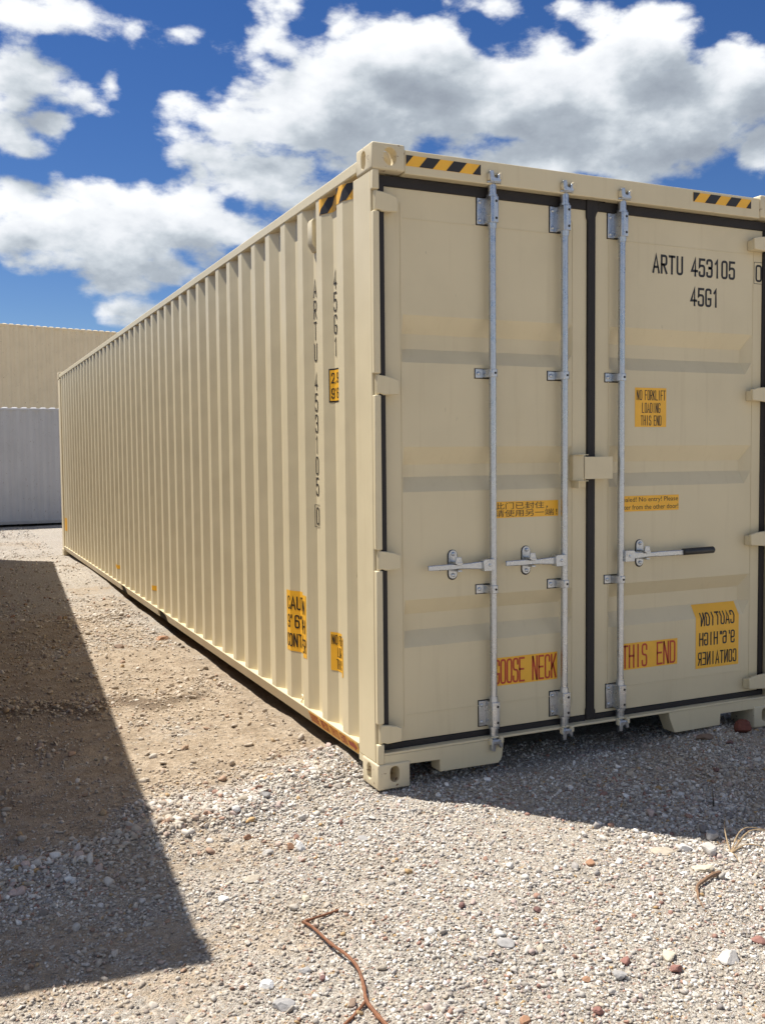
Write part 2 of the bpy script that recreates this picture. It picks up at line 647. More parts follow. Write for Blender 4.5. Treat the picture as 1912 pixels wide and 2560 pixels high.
def height(x, y):
    x = np.asarray(x, float)
    y = np.asarray(y, float)
    near = np.exp(-((x) ** 2 + (y - 3) ** 2) / 900.0)
    h = (vnoise(x * 0.9, y * 0.9, 1) - 0.5) * 0.030 + (vnoise(x * 3.1, y * 3.1, 2) - 0.5) * 0.016 + (vnoise(x * 9, y * 9, 3) - 0.5) * 0.010
    h += (vnoise(x * 27, y * 27, 4) - 0.5) * 0.006
    h *= near
    h += ridge(x, y) * (0.034 + 0.03 * sstep(x, -0.9, -0.1))
    h += 0.036 * rut(x, y, 2.30, 0.16) + 0.03 * rut(x, y, 5.45, 0.16) + 0.02 * rut(x, y, 1.35, 0.2) + 0.02 * rut(x, y, 3.6, 0.3)
    h -= 0.025 * rut(x, y, 2.62, 0.18)
    h += 0.075 * np.exp(-((y - 9.0) / 2.2) ** 2) * sstep(x, -3, -0.6) * sstep(x, 1.5, 0.3)
    h += 0.055 * np.exp(-(((x - 2.0) / 0.38) ** 2 + ((y - 0.02) / 0.28) ** 2))
    # flat where a container's castings stand
    for cx, cy in ((0.08, 0.09), (2.36, 0.09)):
        k = np.exp(-(((x - cx) / 0.2) ** 2 + ((y - cy) / 0.2) ** 2))
        h = h * (1 - k) + k * (-0.002)
    h -= 0.012
    return h


def dirt_amount(x, y):
    wob = (vnoise(x * 3.2, y * 3.2, 5) - 0.5) * 0.34 + (vnoise(x * 8, y * 8, 16) - 0.5) * 0.2
    side = sstep(y - ridge_y(x) + wob * 1.4, -0.12, 0.62) * sstep(x, 1.0, 0.1)
    fade = 1.0 - 0.70 * sstep(y, 2.5, 8.0)
    pat = vnoise(x * 1.1, y * 0.8, 12) * 0.6 + vnoise(x * 3.3, y * 3.0, 13) * 0.4
    tan = side * fade * (0.22 + 1.15 * pat)
    gr = 0.50 * sstep(pat, 0.50, 0.80)
    return np.clip(np.maximum(tan, gr), 0, 1)


def axis_lines(lo, hi, step, far, grow=1.17):
    v = list(np.arange(lo, hi + 1e-6, step))
    s, a = step, hi
    while a < far:
        s *= grow
        a += s
        v.append(a)
    s, a = step, lo
    while a > -far:
        s *= grow
        a -= s
        v.insert(0, a)
    return np.array(v)


gx = axis_lines(-2.4, 2.8, 0.026, 900)
gy = axis_lines(-2.4, 7.0, 0.032, 900)
XX, YY = np.meshgrid(gx, gy)
ZZ = height(XX, YY)
nx, ny = len(gx), len(gy)
gv = np.stack([XX, YY, ZZ], -1).reshape(-1, 3)
ii = np.arange((ny - 1) * (nx - 1))
r0 = (ii // (nx - 1)) * nx + ii % (nx - 1)
gf = np.stack([r0, r0 + 1, r0 + 1 + nx, r0 + nx], 1)


def fast_mesh(name, verts, faces):
    me = bpy.data.meshes.new(name)
    nf, k = faces.shape
    me.vertices.add(len(verts))
    me.vertices.foreach_set('co', np.ascontiguousarray(verts, dtype=np.float32).ravel())
    me.loops.add(nf * k)
    me.loops.foreach_set('vertex_index', np.ascontiguousarray(faces, dtype=np.int32).ravel())
    me.polygons.add(nf)
    me.polygons.foreach_set('loop_start', np.arange(0, nf * k, k, dtype=np.int32))
    me.update(calc_edges=True)
    return me


def ground_mat():
    mt, t, bs = new_mat('limestone gravel over tan dirt')
    pos = t.node('ShaderNodeNewGeometry').outputs['Position']
    at = t.node('ShaderNodeAttribute', attribute_name='dirt')
    dirt = at.outputs['Fac']
    wob = t.node('ShaderNodeTexNoise')
    t.put(wob.inputs['Vector'], pos)
    wob.inputs['Scale'].default_value = 55.0
    pw = t.vmath('ADD', pos, t.vmath('MULTIPLY', wob.outputs['Color'], (0.012, 0.012, 0.012)))

    def layer(scale, edge):
        v = t.node('ShaderNodeTexVoronoi')
        t.put(v.inputs['Vector'], pw)
        v.inputs['Scale'].default_value = scale
        sc = t.node('ShaderNodeSeparateColor')
        t.put(sc.inputs[0], v.outputs['Color'])
        c = t.ramp(sc.outputs[0], [(0.0, (0.23, 0.205, 0.175)), (0.14, (0.36, 0.325, 0.28)), (0.34, (0.43, 0.395, 0.345)), (0.50, (0.50, 0.465, 0.41)),
                                  (0.66, (0.40, 0.355, 0.29)), (0.80, (0.56, 0.53, 0.48)), (0.90, (0.34, 0.21, 0.155)), (0.95, (0.40, 0.29, 0.16)), (0.985, (0.17, 0.15, 0.14))], 'CONSTANT')
        lump = t.smooth(v.outputs['Distance'], edge, 0.0)
        return c, lump

    c1, l1 = layer(115.0, 0.75)
    c2, l2 = layer(260.0, 0.8)
    pick = t.smooth(t.noise(pos, 36.0, 3.0), 0.44, 0.56)
    stone = t.mix(pick, c2, c1)
    fines = t.ramp(t.noise(pos, 17.0, 5.0, 0.65), [(0.3, (0.29, 0.25, 0.20)), (0.7, (0.41, 0.36, 0.295))])
    gravel = t.mix(t.smooth(t.noise(pos, 70.0, 3.0, 0.6), 0.50, 0.66, 0.12, 0.85), stone, fines)
    d1 = t.noise(pos, 6.0, 6.0, 0.68)
    d2 = t.noise(pos, 60.0, 4.0, 0.65)
    soil = t.ramp(t.math('MULTIPLY_ADD', d1, 0.6, t.math('MULTIPLY', d2, 0.4)),
                  [(0.30, (0.17, 0.126, 0.090)), (0.46, (0.335, 0.265, 0.190)), (0.62, (0.43, 0.355, 0.27)), (0.75, (0.49, 0.42, 0.34))])
    bits = t.smooth(t.noise(pos, 42.0, 3.0, 0.6), 0.60, 0.66)
    soil = t.mix(t.math('MULTIPLY', bits, 0.75), soil, stone)
    edge = t.math('ADD', dirt, t.math('MULTIPLY', t.math('SUBTRACT', t.noise(pos, 12.0, 5.0, 0.7), 0.5), 1.3))
    base = t.mix(t.smooth(edge, 0.30, 0.62), gravel, soil)
    wet_shade = t.node('ShaderNodeAttribute', attribute_name='damp_shade').outputs['Fac']
    wet_shade = t.smooth(t.math('ADD', wet_shade, t.math('MULTIPLY', t.math('SUBTRACT', t.noise(pos, 14.0, 4.0, 0.7), 0.5), 0.9)), 0.35, 0.95, 0.0, 0.7)
    base = t.mix(wet_shade, base, (0.115, 0.078, 0.052, 1))  # one dark colour for moist soil and the shade of rut clods
    wide = t.noise(pos, 0.7, 4.0, 0.6)
    base = t.mix(1.0, base, t.ramp(wide, [(0.3, (0.98, 0.97, 0.95)), (0.7, (1.13, 1.12, 1.11))]), 'MULTIPLY')
    t.put(bs.inputs['Base Color'], base)
    bs.inputs['Roughness'].default_value = 0.92
    bs.inputs['Specular IOR Level'].default_value = 0.2
    lump = t.mix(pick, l2, l1)
    hh = t.math('ADD', t.math('MULTIPLY', lump, 0.9), t.math('MULTIPLY', d2, 0.8))
    bump(t, bs, hh, 0.9, 0.006)
    return mt


gme = fast_mesh('ground', gv, gf)
att = gme.attributes.new('dirt', 'FLOAT', 'POINT')
att.data.foreach_set('value', dirt_amount(XX, YY).astype(np.float32).ravel())
att = gme.attributes.new('damp_shade', 'FLOAT', 'POINT')
damp_shade = np.clip(rut(XX, YY, 2.22, 0.12) * 1.1 + 0.7 * rut(XX, YY, 5.40, 0.14) + 0.5 * rut(XX, YY, 1.30, 0.16), 0, 1) * sstep(vnoise(XX * 2, YY * 2, 61), 0.15, 0.6)  # mask along the ruts: damp soil plus clod shadows painted into the colour
att.data.foreach_set('value', damp_shade.astype(np.float32).ravel())
gme.shade_smooth()
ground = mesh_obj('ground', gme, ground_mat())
tag(ground, None, None, None, 'structure')

# ------------------------------------------------------------------ loose gravel: one uncountable mass of real stones
rs = np.random.RandomState(11)
PAL = np.array([(0.50, 0.465, 0.41), (0.44, 0.405, 0.36), (0.57, 0.54, 0.49), (0.38, 0.34, 0.295), (0.45, 0.39, 0.31), (0.34, 0.315, 0.295), (0.72, 0.695, 0.65),
                (0.36, 0.22, 0.165), (0.42, 0.28, 0.14), (0.24, 0.215, 0.20), (0.46, 0.36, 0.32), (0.29, 0.17, 0.135)])
PALW = np.array([17, 14, 17, 10, 10, 8, 14, 3.4, 2.0, 5, 6, 2.0])
PALW /= PALW.sum()


def in_view(x, y, z=0.0, mg=0.28):
    dx, dy, dz = x - CAM.x, y - CAM.y, z - CAM.z
    f = dx * FWD.x + dy * FWD.y + dz * FWD.z
    a = (dx * RIGHT.x + dy * RIGHT.y + dz * RIGHT.z) / f * FPX / 956
    b = (dx * UP.x + dy * UP.y + dz * UP.z) / f * FPX / 1280
    return (f > 0.3) & (np.abs(a) < 1 + mg) & (np.abs(b) < 1 + mg * 0.5)


def scatter(n, x0, x1, y0, y1, med, sig, lo, hi, keep):
    x = rs.uniform(x0, x1, n)
    y = rs.uniform(y0, y1, n)
    ok = in_view(x, y) & (rs.rand(n) < keep(x, y)) & ~((x > 0.0) & (x < 2.44) & (y > 0.35))
    x, y = x[ok], y[ok]
    r = np.clip(med * np.exp(rs.randn(len(x)) * sig), lo, hi)
    return x, y, r


def k_near(x, y):
    clump = (0.25 + 0.95 * sstep(vnoise(x * 2.3, y * 2.3, 31) * 0.55 + vnoise(x * 7, y * 7, 32) * 0.45, 0.22, 0.62))
    dd = dirt_amount(x, y)
    side = sstep(y - ridge_y(x), 0.0, 0.7) * sstep(x, 0.6, 0.1)
    return np.clip(clump, 0, 1) * (1 - 0.80 * side) * (1 - 0.5 * dd)


def k_clump(x, y):
    c = sstep(vnoise(x * 3.1, y * 3.1, 41) * 0.6 + vnoise(x * 9, y * 9, 42) * 0.4, 0.38, 0.72)
    side = sstep(y - ridge_y(x), 0.05, 0.3) * sstep(x, 0.6, 0.1)
    return np.clip(c, 0.08, 1) * (1 - 0.8 * side)


def k_ridge(x, y):
    tail = np.exp(-((y - ridge_y(x)) / 0.36) ** 2) * sstep(x, 0.35, 0.0) * 0.22
    return np.clip(ridge(x, y) * 1.5 + tail, 0, 1)


def k_mid(x, y):
    b = 0.30 + 0.70 * sstep(vnoise(x * 1.6, y * 1.6, 33) * 0.6 + vnoise(x * 5, y * 5, 34) * 0.4, 0.42, 0.7)
    b = b + 0.7 * rut(x, y, 2.3, 0.2) + 0.7 * rut(x, y, 5.45, 0.25)
    return np.clip(b, 0, 1) * 0.75


def k_clod(x, y):
    return np.clip(rut(x, y, 2.30, 0.26) + rut(x, y, 5.45, 0.3), 0, 1) * sstep(vnoise(x * 3, y * 3, 51), 0.25, 0.6)


def k_right(x, y):
    return np.clip(np.exp(-(((x - 1.6) / 0.75) ** 2 + ((y + 0.75) / 0.55) ** 2)) * 1.2, 0, 1)


sets = [scatter(150000, -2.3, 3.2, -2.3, 0.8, 0.0049, 0.42, 0.0024, 0.011, k_near),
        scatter(20000, -2.3, 3.2, -2.3, 0.8, 0.0072, 0.40, 0.0045, 0.019, k_clump),
        scatter(22000, -2.3, 0.1, -0.6, 0.9, 0.0072, 0.50, 0.003, 0.024, k_ridge),
        scatter(16000, 0.4, 3.0, -1.6, 0.3, 0.0072, 0.45, 0.004, 0.022, k_right),
        scatter(46000, -2.4, 0.3, 0.5, 7.0, 0.0058, 0.55, 0.003, 0.026, k_mid),
        scatter(26000, -2.6, 1.6, 7.0, 19.0, 0.0080, 0.4, 0.004, 0.018, k_mid),
        scatter(3600, -2.4, 0.1, 1.8, 2.9, 0.0085, 0.45, 0.005, 0.030, k_clod),
        scatter(3000, -2.4, 0.1, 5.0, 5.9, 0.0110, 0.45, 0.006, 0.030, k_clod)]
X = np.concatenate([s[0] for s in sets])
Y = np.concatenate([s[1] for s in sets])
RD = np.concatenate([s[2] for s in sets])
Z = height(X, Y)


def ico(sub):
    bm = bmesh.new()
    bmesh.ops.create_icosphere(bm, subdivisions=sub, radius=1.0)
    bm.verts.ensure_lookup_table()
    v = np.array([q.co[:] for q in bm.verts])
    f = np.array([[q.index for q in fc.verts] for fc in bm.faces])
    bm.free()
    return v, f


def rand_rot(n):
    q = rs.randn(n, 4)
    q /= np.linalg.norm(q, axis=1, keepdims=True)
    w, x, y, z = q.T
    return np.stack([np.stack([1 - 2 * (y * y + z * z), 2 * (x * y - z * w), 2 * (x * z + y * w)], -1),
                     np.stack([2 * (x * y + z * w), 1 - 2 * (x * x + z * z), 2 * (y * z - x * w)], -1),
                     np.stack([2 * (x * z - y * w), 2 * (y * z + x * w), 1 - 2 * (x * x + y * y)], -1)], 1)


def stones(x, y, z, r, sub, cuts):
    n = len(x)
    v0, f0 = ico(sub)
    V = np.repeat(v0[None], n, 0)
    V = V * (1 + rs.uniform(-0.28, 0.28, (n, len(v0), 1)))
    for _ in range(cuts):
        nn = rs.randn(n, 3)
        nn /= np.linalg.norm(nn, axis=1, keepdims=True)
        dd = rs.uniform(0.45, 0.85, (n, 1))
        over = np.maximum(0, np.einsum('nvk,nk->nv', V, nn) - dd)
        V -= over[..., None] * nn[:, None, :]
    V *= np.stack([np.ones(n), rs.uniform(0.55, 1.0, n), rs.uniform(0.32, 0.75, n)], -1)[:, None, :]
    V = np.einsum('nij,nvj->nvi', rand_rot(n), V)
    V[:, :, 2] *= 0.8
    V *= (r * 1.15)[:, None, None]
    V += np.stack([x, y, z + r * rs.uniform(0.05, 0.45, n)], -1)[:, None, :]
    F = (f0[None] + (np.arange(n) * len(v0))[:, None, None]).reshape(-1, 3)
    c = PAL[rs.choice(len(PAL), n, p=PALW)] * rs.uniform(0.88, 1.26, (n, 1))
    dd = np.clip(dirt_amount(x, y) * 0.75, 0, 0.6)[:, None]
    c = c * (1 - dd) + np.array((0.42, 0.325, 0.22)) * dd
    C = np.repeat(c, len(v0), 0)
    return V.reshape(-1, 3), F, C


big = RD > 0.0112
v1, f1, c1 = stones(X[~big], Y[~big], Z[~big], RD[~big], 1, 4)
v2, f2, c2 = stones(X[big], Y[big], Z[big], RD[big], 2, 6)
gme2 = fast_mesh('gravel', np.concatenate([v1, v2]), np.concatenate([f1, f2 + len(v1)]))
ca = gme2.attributes.new('tint', 'FLOAT_COLOR', 'POINT')
cc = np.concatenate([c1, c2])
ca.data.foreach_set('color', np.concatenate([cc, np.ones((len(cc), 1))], 1).astype(np.float32).ravel())
print('GRAVEL stones', len(X), 'tris', len(gme2.polygons))


def stone_mat(name, col=None):
    mt, t, bs = new_mat(name)
    pos = t.node('ShaderNodeNewGeometry').outputs['Position']
    n = t.noise(pos, 140.0, 4.0, 0.6)
    if col is None:
        base = t.node('ShaderNodeAttribute', attribute_name='tint').outputs['Color']
        base = t.mix(1.0, base, t.ramp(n, [(0.3, (0.86, 0.86, 0.86)), (0.7, (1.08, 1.07, 1.05))]), 'MULTIPLY')
    else:
        c = Vector(col)
        n2 = t.noise(pos, 45.0, 5.0, 0.65)
        base = t.ramp(n2, [(0.28, tuple(c * 0.78)), (0.52, tuple(c)), (0.75, tuple(c * 1.14))])
    t.put(bs.inputs['Base Color'], base)
    bs.inputs['Roughness'].default_value = 0.88
    bs.inputs['Specular IOR Level'].default_value = 0.25
    bump(t, bs, n, 0.6, 0.002)
    return mt


gravel = mesh_obj('gravel', gme2, stone_mat('loose gravel stones'))
tag(gravel, 'loose pale limestone gravel strewn over the yard', 'gravel', None, 'stuff')

# ------------------------------------------------------------------ the containers
LEN, WID, HGT = 12.192, 2.438, 2.896
XO, XI = 0.008, 0.044              # outer and inner face of the corrugated wall
PITCH = 0.2775
Y_FIRST = 0.225                    # an inner flat starts here, hidden behind the post


def wall_profile(length=LEN):
    pts = [(Y_FIRST - 0.02, XI)]
    y = Y_FIRST + 0.07
    while y < length - 0.40:
        pts += [(y, XI), (y + 0.068, XO), (y + 0.140, XO), (y + 0.208, XI)]
        y += PITCH
    pts.append((length - 0.2, XI))
    return pts


PROFILE = wall_profile()


def wall_x(y):
    for (a, xa), (b, xb) in zip(PROFILE, PROFILE[1:]):
        if a <= y <= b:
            return xa + (xb - xa) * (y - a) / (b - a)
    return XI


def corrugated(profile, z0, z1, nz=1):
    bm = bmesh.new()
    rows = []
    for k in range(nz + 1):
        z = z0 + (z1 - z0) * k / nz
        rows.append([bm.verts.new((x, y, z)) for y, x in profile])
    for a, b in zip(rows, rows[1:]):
        for i in range(len(profile) - 1):
            bm.faces.new((a[i + 1], a[i], b[i], b[i + 1]))
    # a thin back skin so that the sheet has thickness
    rows = []
    for z in (z0, z1):
        rows.append([bm.verts.new((x + 0.002, y, z)) for y, x in profile])
    for i in range(len(profile) - 1):
        bm.faces.new((rows[0][i], rows[0][i + 1], rows[1][i + 1], rows[1][i]))
    me = bpy.data.meshes.new('side_panel')
    bm.to_mesh(me)
    bm.free()
    return me


def mirrored(me, cx):
    m2 = me.copy()
    m2.transform(Matrix.Translation((2 * cx, 0, 0)) @ Matrix.Scale(-1, 4, (1, 0, 0)))
    m2.flip_normals()
    return m2


def make_casting(top):
    """corner casting at x 0..0.162, y 0..0.178, with its three slots cut out"""
    b = B()
    b.box(0, 0.162, 0, 0.178, 0, 0.118)
    bmesh.ops.bevel(b.bm, geom=[e for e in b.bm.edges], offset=0.010 if top else 0.007, segments=3, affect='EDGES', profile=0.5)
    o = b.obj('corner_casting', None)
    cut = B()
    if top:
        cut.prism(stadium(0.088, 0.060, 0.064, 0.080), 'y', -0.02, 0.135)
        cut.prism(stadium(0.095, 0.058, 0.052, 0.082), 'x', -0.02, 0.125)
        cut.prism([(v, u) for u, v in stadium(0.089, 0.083, 0.064, 0.115)], 'z', 0.03, 0.2)
    else:
        cut.prism(stadium(0.084, 0.068, 0.048, 0.076), 'y', -0.02, 0.135)
        cut.prism(stadium(0.100, 0.066, 0.050, 0.080), 'x', -0.02, 0.125)
    bmesh.ops.recalc_face_normals(cut.bm, faces=cut.bm.faces[:])
    c = cut.obj('cutter', None)
    md = o.modifiers.new('cut', 'BOOLEAN')
    md.object = c
    md.operation = 'DIFFERENCE'
    md.solver = 'EXACT'
    md.use_self = True
    dg = bpy.context.evaluated_depsgraph_get()
    me = bpy.data.meshes.new_from_object(o.evaluated_get(dg))
    me.name = 'corner_casting'
    bpy.data.objects.remove(o)
    bpy.data.objects.remove(c)
    me.materials.clear()
    me.shade_smooth()
    me.set_sharp_from_angle(angle=R(35))
    return me


CAST_T, CAST_B = make_casting(True), make_casting(False)


def roof_mesh():
    bm = bmesh.new()
    y, rows = 0.16, []
    prof = [(0.13, 2.858)]
    while y < LEN - 0.36:
        prof += [(y, 2.858), (y + 0.013, 2.878), (y + 0.104, 2.878), (y + 0.117, 2.858)]
        y += 0.209
    prof.append((LEN - 0.13, 2.858))
    rows = []
    for x, k in ((0.030, None), (0.030, 0.15), (0.085, 1.25), (WID - 0.085, 1.25), (WID - 0.030, 0.15), (WID - 0.030, None)):
        rows.append([bm.verts.new((x, yy, 2.850 if k is None else 2.858 + (zz - 2.858) * k)) for yy, zz in prof])
    for a, b in zip(rows, rows[1:]):
        for i in range(len(prof) - 1):
            bm.faces.new((a[i], b[i], b[i + 1], a[i + 1]))
    bmesh.ops.recalc_face_normals(bm, faces=bm.faces[:])
    me = bpy.data.meshes.new('roof_panel')
    bm.to_mesh(me)
    bm.free()
    return me


ROOF = roof_mesh()
SIDE = corrugated(PROFILE, 0.150, 2.815)
SIDE_R = mirrored(SIDE, WID / 2)
HINGE_Z = (2.645, 1.838, 1.050, 0.256)


def with_mat(me, mat):
    c = me.copy()
    c.materials.clear()
    c.materials.append(mat)
    return c


def container_shell(root, mat, mcast, doors_front=True):
    """the steel frame, walls and roof; door end at y = 0"""
    ct, cb = with_mat(CAST_T, mcast), with_mat(CAST_B, mcast)
    for sx in (0, 1):
        for sy in (0, 1):
            for me, z in ((ct, HGT - 0.118), (cb, 0.0)):
                o = mesh_obj('corner_casting', me, mcast, root)
                o.location = (sx * WID, sy * LEN, z)
                o.scale = (-1 if sx else 1, -1 if sy else 1, 1)
    mesh_obj('side_panel', with_mat(SIDE, mat), mat, root)
    mesh_obj('side_panel', with_mat(SIDE_R, mat), mat, root)
    mesh_obj('roof_panel', with_mat(ROOF, mat), mat, root)
    # top and bottom side rails
    for sx in (0, 1):
        def X_(a):
            return WID - a if sx else a
        b = B()
        xs = sorted((X_(0.004), X_(0.064)))
        b.box(*xs, 0.178, LEN - 0.178, 2.803, 2.856)
        b.obj('top_side_rail', mat, root, bevel=0.006)
        # bottom rail: a channel with two fork pocket openings
        b = B()
        segs = [(0.2265, 4.525), (4.87, 6.515), (6.835, LEN - 0.2265)] if doors_front else [(0.2265, LEN - 0.2265)]
        for a, c in ((0.1785, 0.2263), (LEN - 0.2263, LEN - 0.1785)):
            b.box(*sorted((X_(0.005), X_(0.055))), a, c, 0.085, 0.1175)
        for a, c in segs:
            prof = [(X_(0.030), 0.085), (X_(0.0045), 0.156), (X_(0.004), 0.161), (X_(0.008), 0.164), (X_(0.060), 0.164), (X_(0.060), 0.150), (X_(0.022), 0.150), (X_(0.040), 0.092), (X_(0.070), 0.092), (X_(0.070), 0.085)]
            b.prism(prof, 'y', a, c)
        b.box(*sorted((X_(0.006), X_(0.058))), 4.5, 6.9, 0.1585, 0.1630)
        b.obj('bottom_side_rail', mat, root)
        if doors_front:
            for a, c in ((4.526, 4.869), (6.516, 6.834)):
                b = B()
                b.box(*sorted((X_(0.034), X_(0.30))), a, c, 0.086, 0.1575)
                b.obj('fork_pocket_shade', M_dark, root)  # solid dark block, paints the shade inside the pocket opening
        # corner posts with notches for the hinges
        b = B()
        b.box(*sorted((X_(0.004), X_(0.036))), 0.034, 0.226, 0.118, HGT - 0.118)
        b.box(*sorted((X_(0.0365), X_(0.10))), 0.070, 0.20, 0.118, HGT - 0.118)
        zs = [0.118]
        for z in sorted(HINGE_Z):
            zs += [z - 0.047, z + 0.047]
        zs.append(HGT - 0.118)
        for z0, z1 in zip(zs[::2], zs[1::2]):
            b.box(*sorted((X_(0.004), X_(0.036))), 0.004, 0.0338, z0, z1)
        b.obj('corner_post', mat, root, bevel=0.005)
        b = B()
        b.box(*sorted((X_(0.004), X_(0.14))), LEN - 0.226, LEN - 0.004, 0.118, HGT - 0.118)
        b.obj('corner_post', mat, root, bevel=0.012)
    # far end wall, floor
    b = B()
    b.box(0.142, WID - 0.142, LEN - 0.09, LEN - 0.05, 0.12, 2.80)
    b.obj('end_wall', mat, root)
    for z0, z1 in ((2.765, 2.876), (0.03, 0.118)):
        b = B()
        b.box(0.162, WID - 0.162, LEN - 0.085, LEN - 0.006, z0, z1)
        b.obj('end_rail', mat, root)
    b = B()
    b.box(0.061, WID - 0.061, 0.11, LEN - 0.1, 0.1460, 0.1495)
    b.obj('floor', M_dark, root)
    for k in range(30):
        y = 0.45 + k * 0.39
        b = B()
        b.box(0.16, WID - 0.16, y, y + 0.045, 0.05, 0.145)
        b.obj('floor_beam', M_dark, root)


def door_panel(x0, x1, px0, px1, gr, zb, zt):
    """a door skin whose pressed grooves run between px0 and px1; slopes given by gr"""
    y0, dep = 0.060, 0.042
    xs = [x0, px0, px0 + 0.006, px1 - 0.045, px1, x1]
    mx = [0, 0, 1, 1, 0, 0]
    zs, mz = [zb], [0]
    for a, b_, c, d_ in gr[::-1]:
        zs += [d_, c, b_, a]
        mz += [0, 1, 1, 0]
    zs.append(zt)
    mz.append(0)
    bm = bmesh.new()
    V = [[bm.verts.new((x, y0 + dep * a * b_, z)) for x, a in zip(xs, mx)] for z, b_ in zip(zs, mz)]
    for i in range(len(zs) - 1):
        for j in range(len(xs) - 1):
            bm.faces.new((V[i][j], V[i][j + 1], V[i + 1][j + 1], V[i + 1][j]))
    # edges of the slab, turned back
    back = {}
    for i in (0, len(zs) - 1):
        for j in range(len(xs)):
            back[(i, j)] = bm.verts.new((xs[j], y0 + 0.05, zs[i]))
    for i in range(len(zs)):
        for j in (0, len(xs) - 1):
            if (i, j) not in back:
                back[(i, j)] = bm.verts.new((xs[j], y0 + 0.05, zs[i]))
    for i in (0, len(zs) - 1):
        for j in range(len(xs) - 1):
            bm.faces.new((V[i][j], back[(i, j)], back[(i, j + 1)], V[i][j + 1]))
    for j in (0, len(xs) - 1):
        for i in range(len(zs) - 1):
            bm.faces.new((V[i][j], V[i + 1][j], back[(i + 1, j)], back[(i, j)]))
    bmesh.ops.recalc_face_normals(bm, faces=bm.faces[:])
    # make sure that the front looks to -y
    bm.faces.ensure_lookup_table()
    if bm.faces[0].normal.y > 0:
        bmesh.ops.reverse_faces(bm, faces=bm.faces[:])
    me = bpy.data.meshes.new('door')
    bm.to_mesh(me)
    bm.free()
    return me


GROOVES = [(2.160, 2.078, 2.010, 1.945), (1.560, 1.478, 1.421, 1.352), (0.852, 0.780, 0.703, 0.630)]
YD = 0.060     # face of the doors
YB = 0.022     # axis of the locking bars


def bolt(b, x, y, z, r=0.009, h=0.006):
    b.tube([(x, y, z), (x, y - h * 0.6, z), (x, y - h, z)], [r, r * 0.95, r * 0.55], 8)


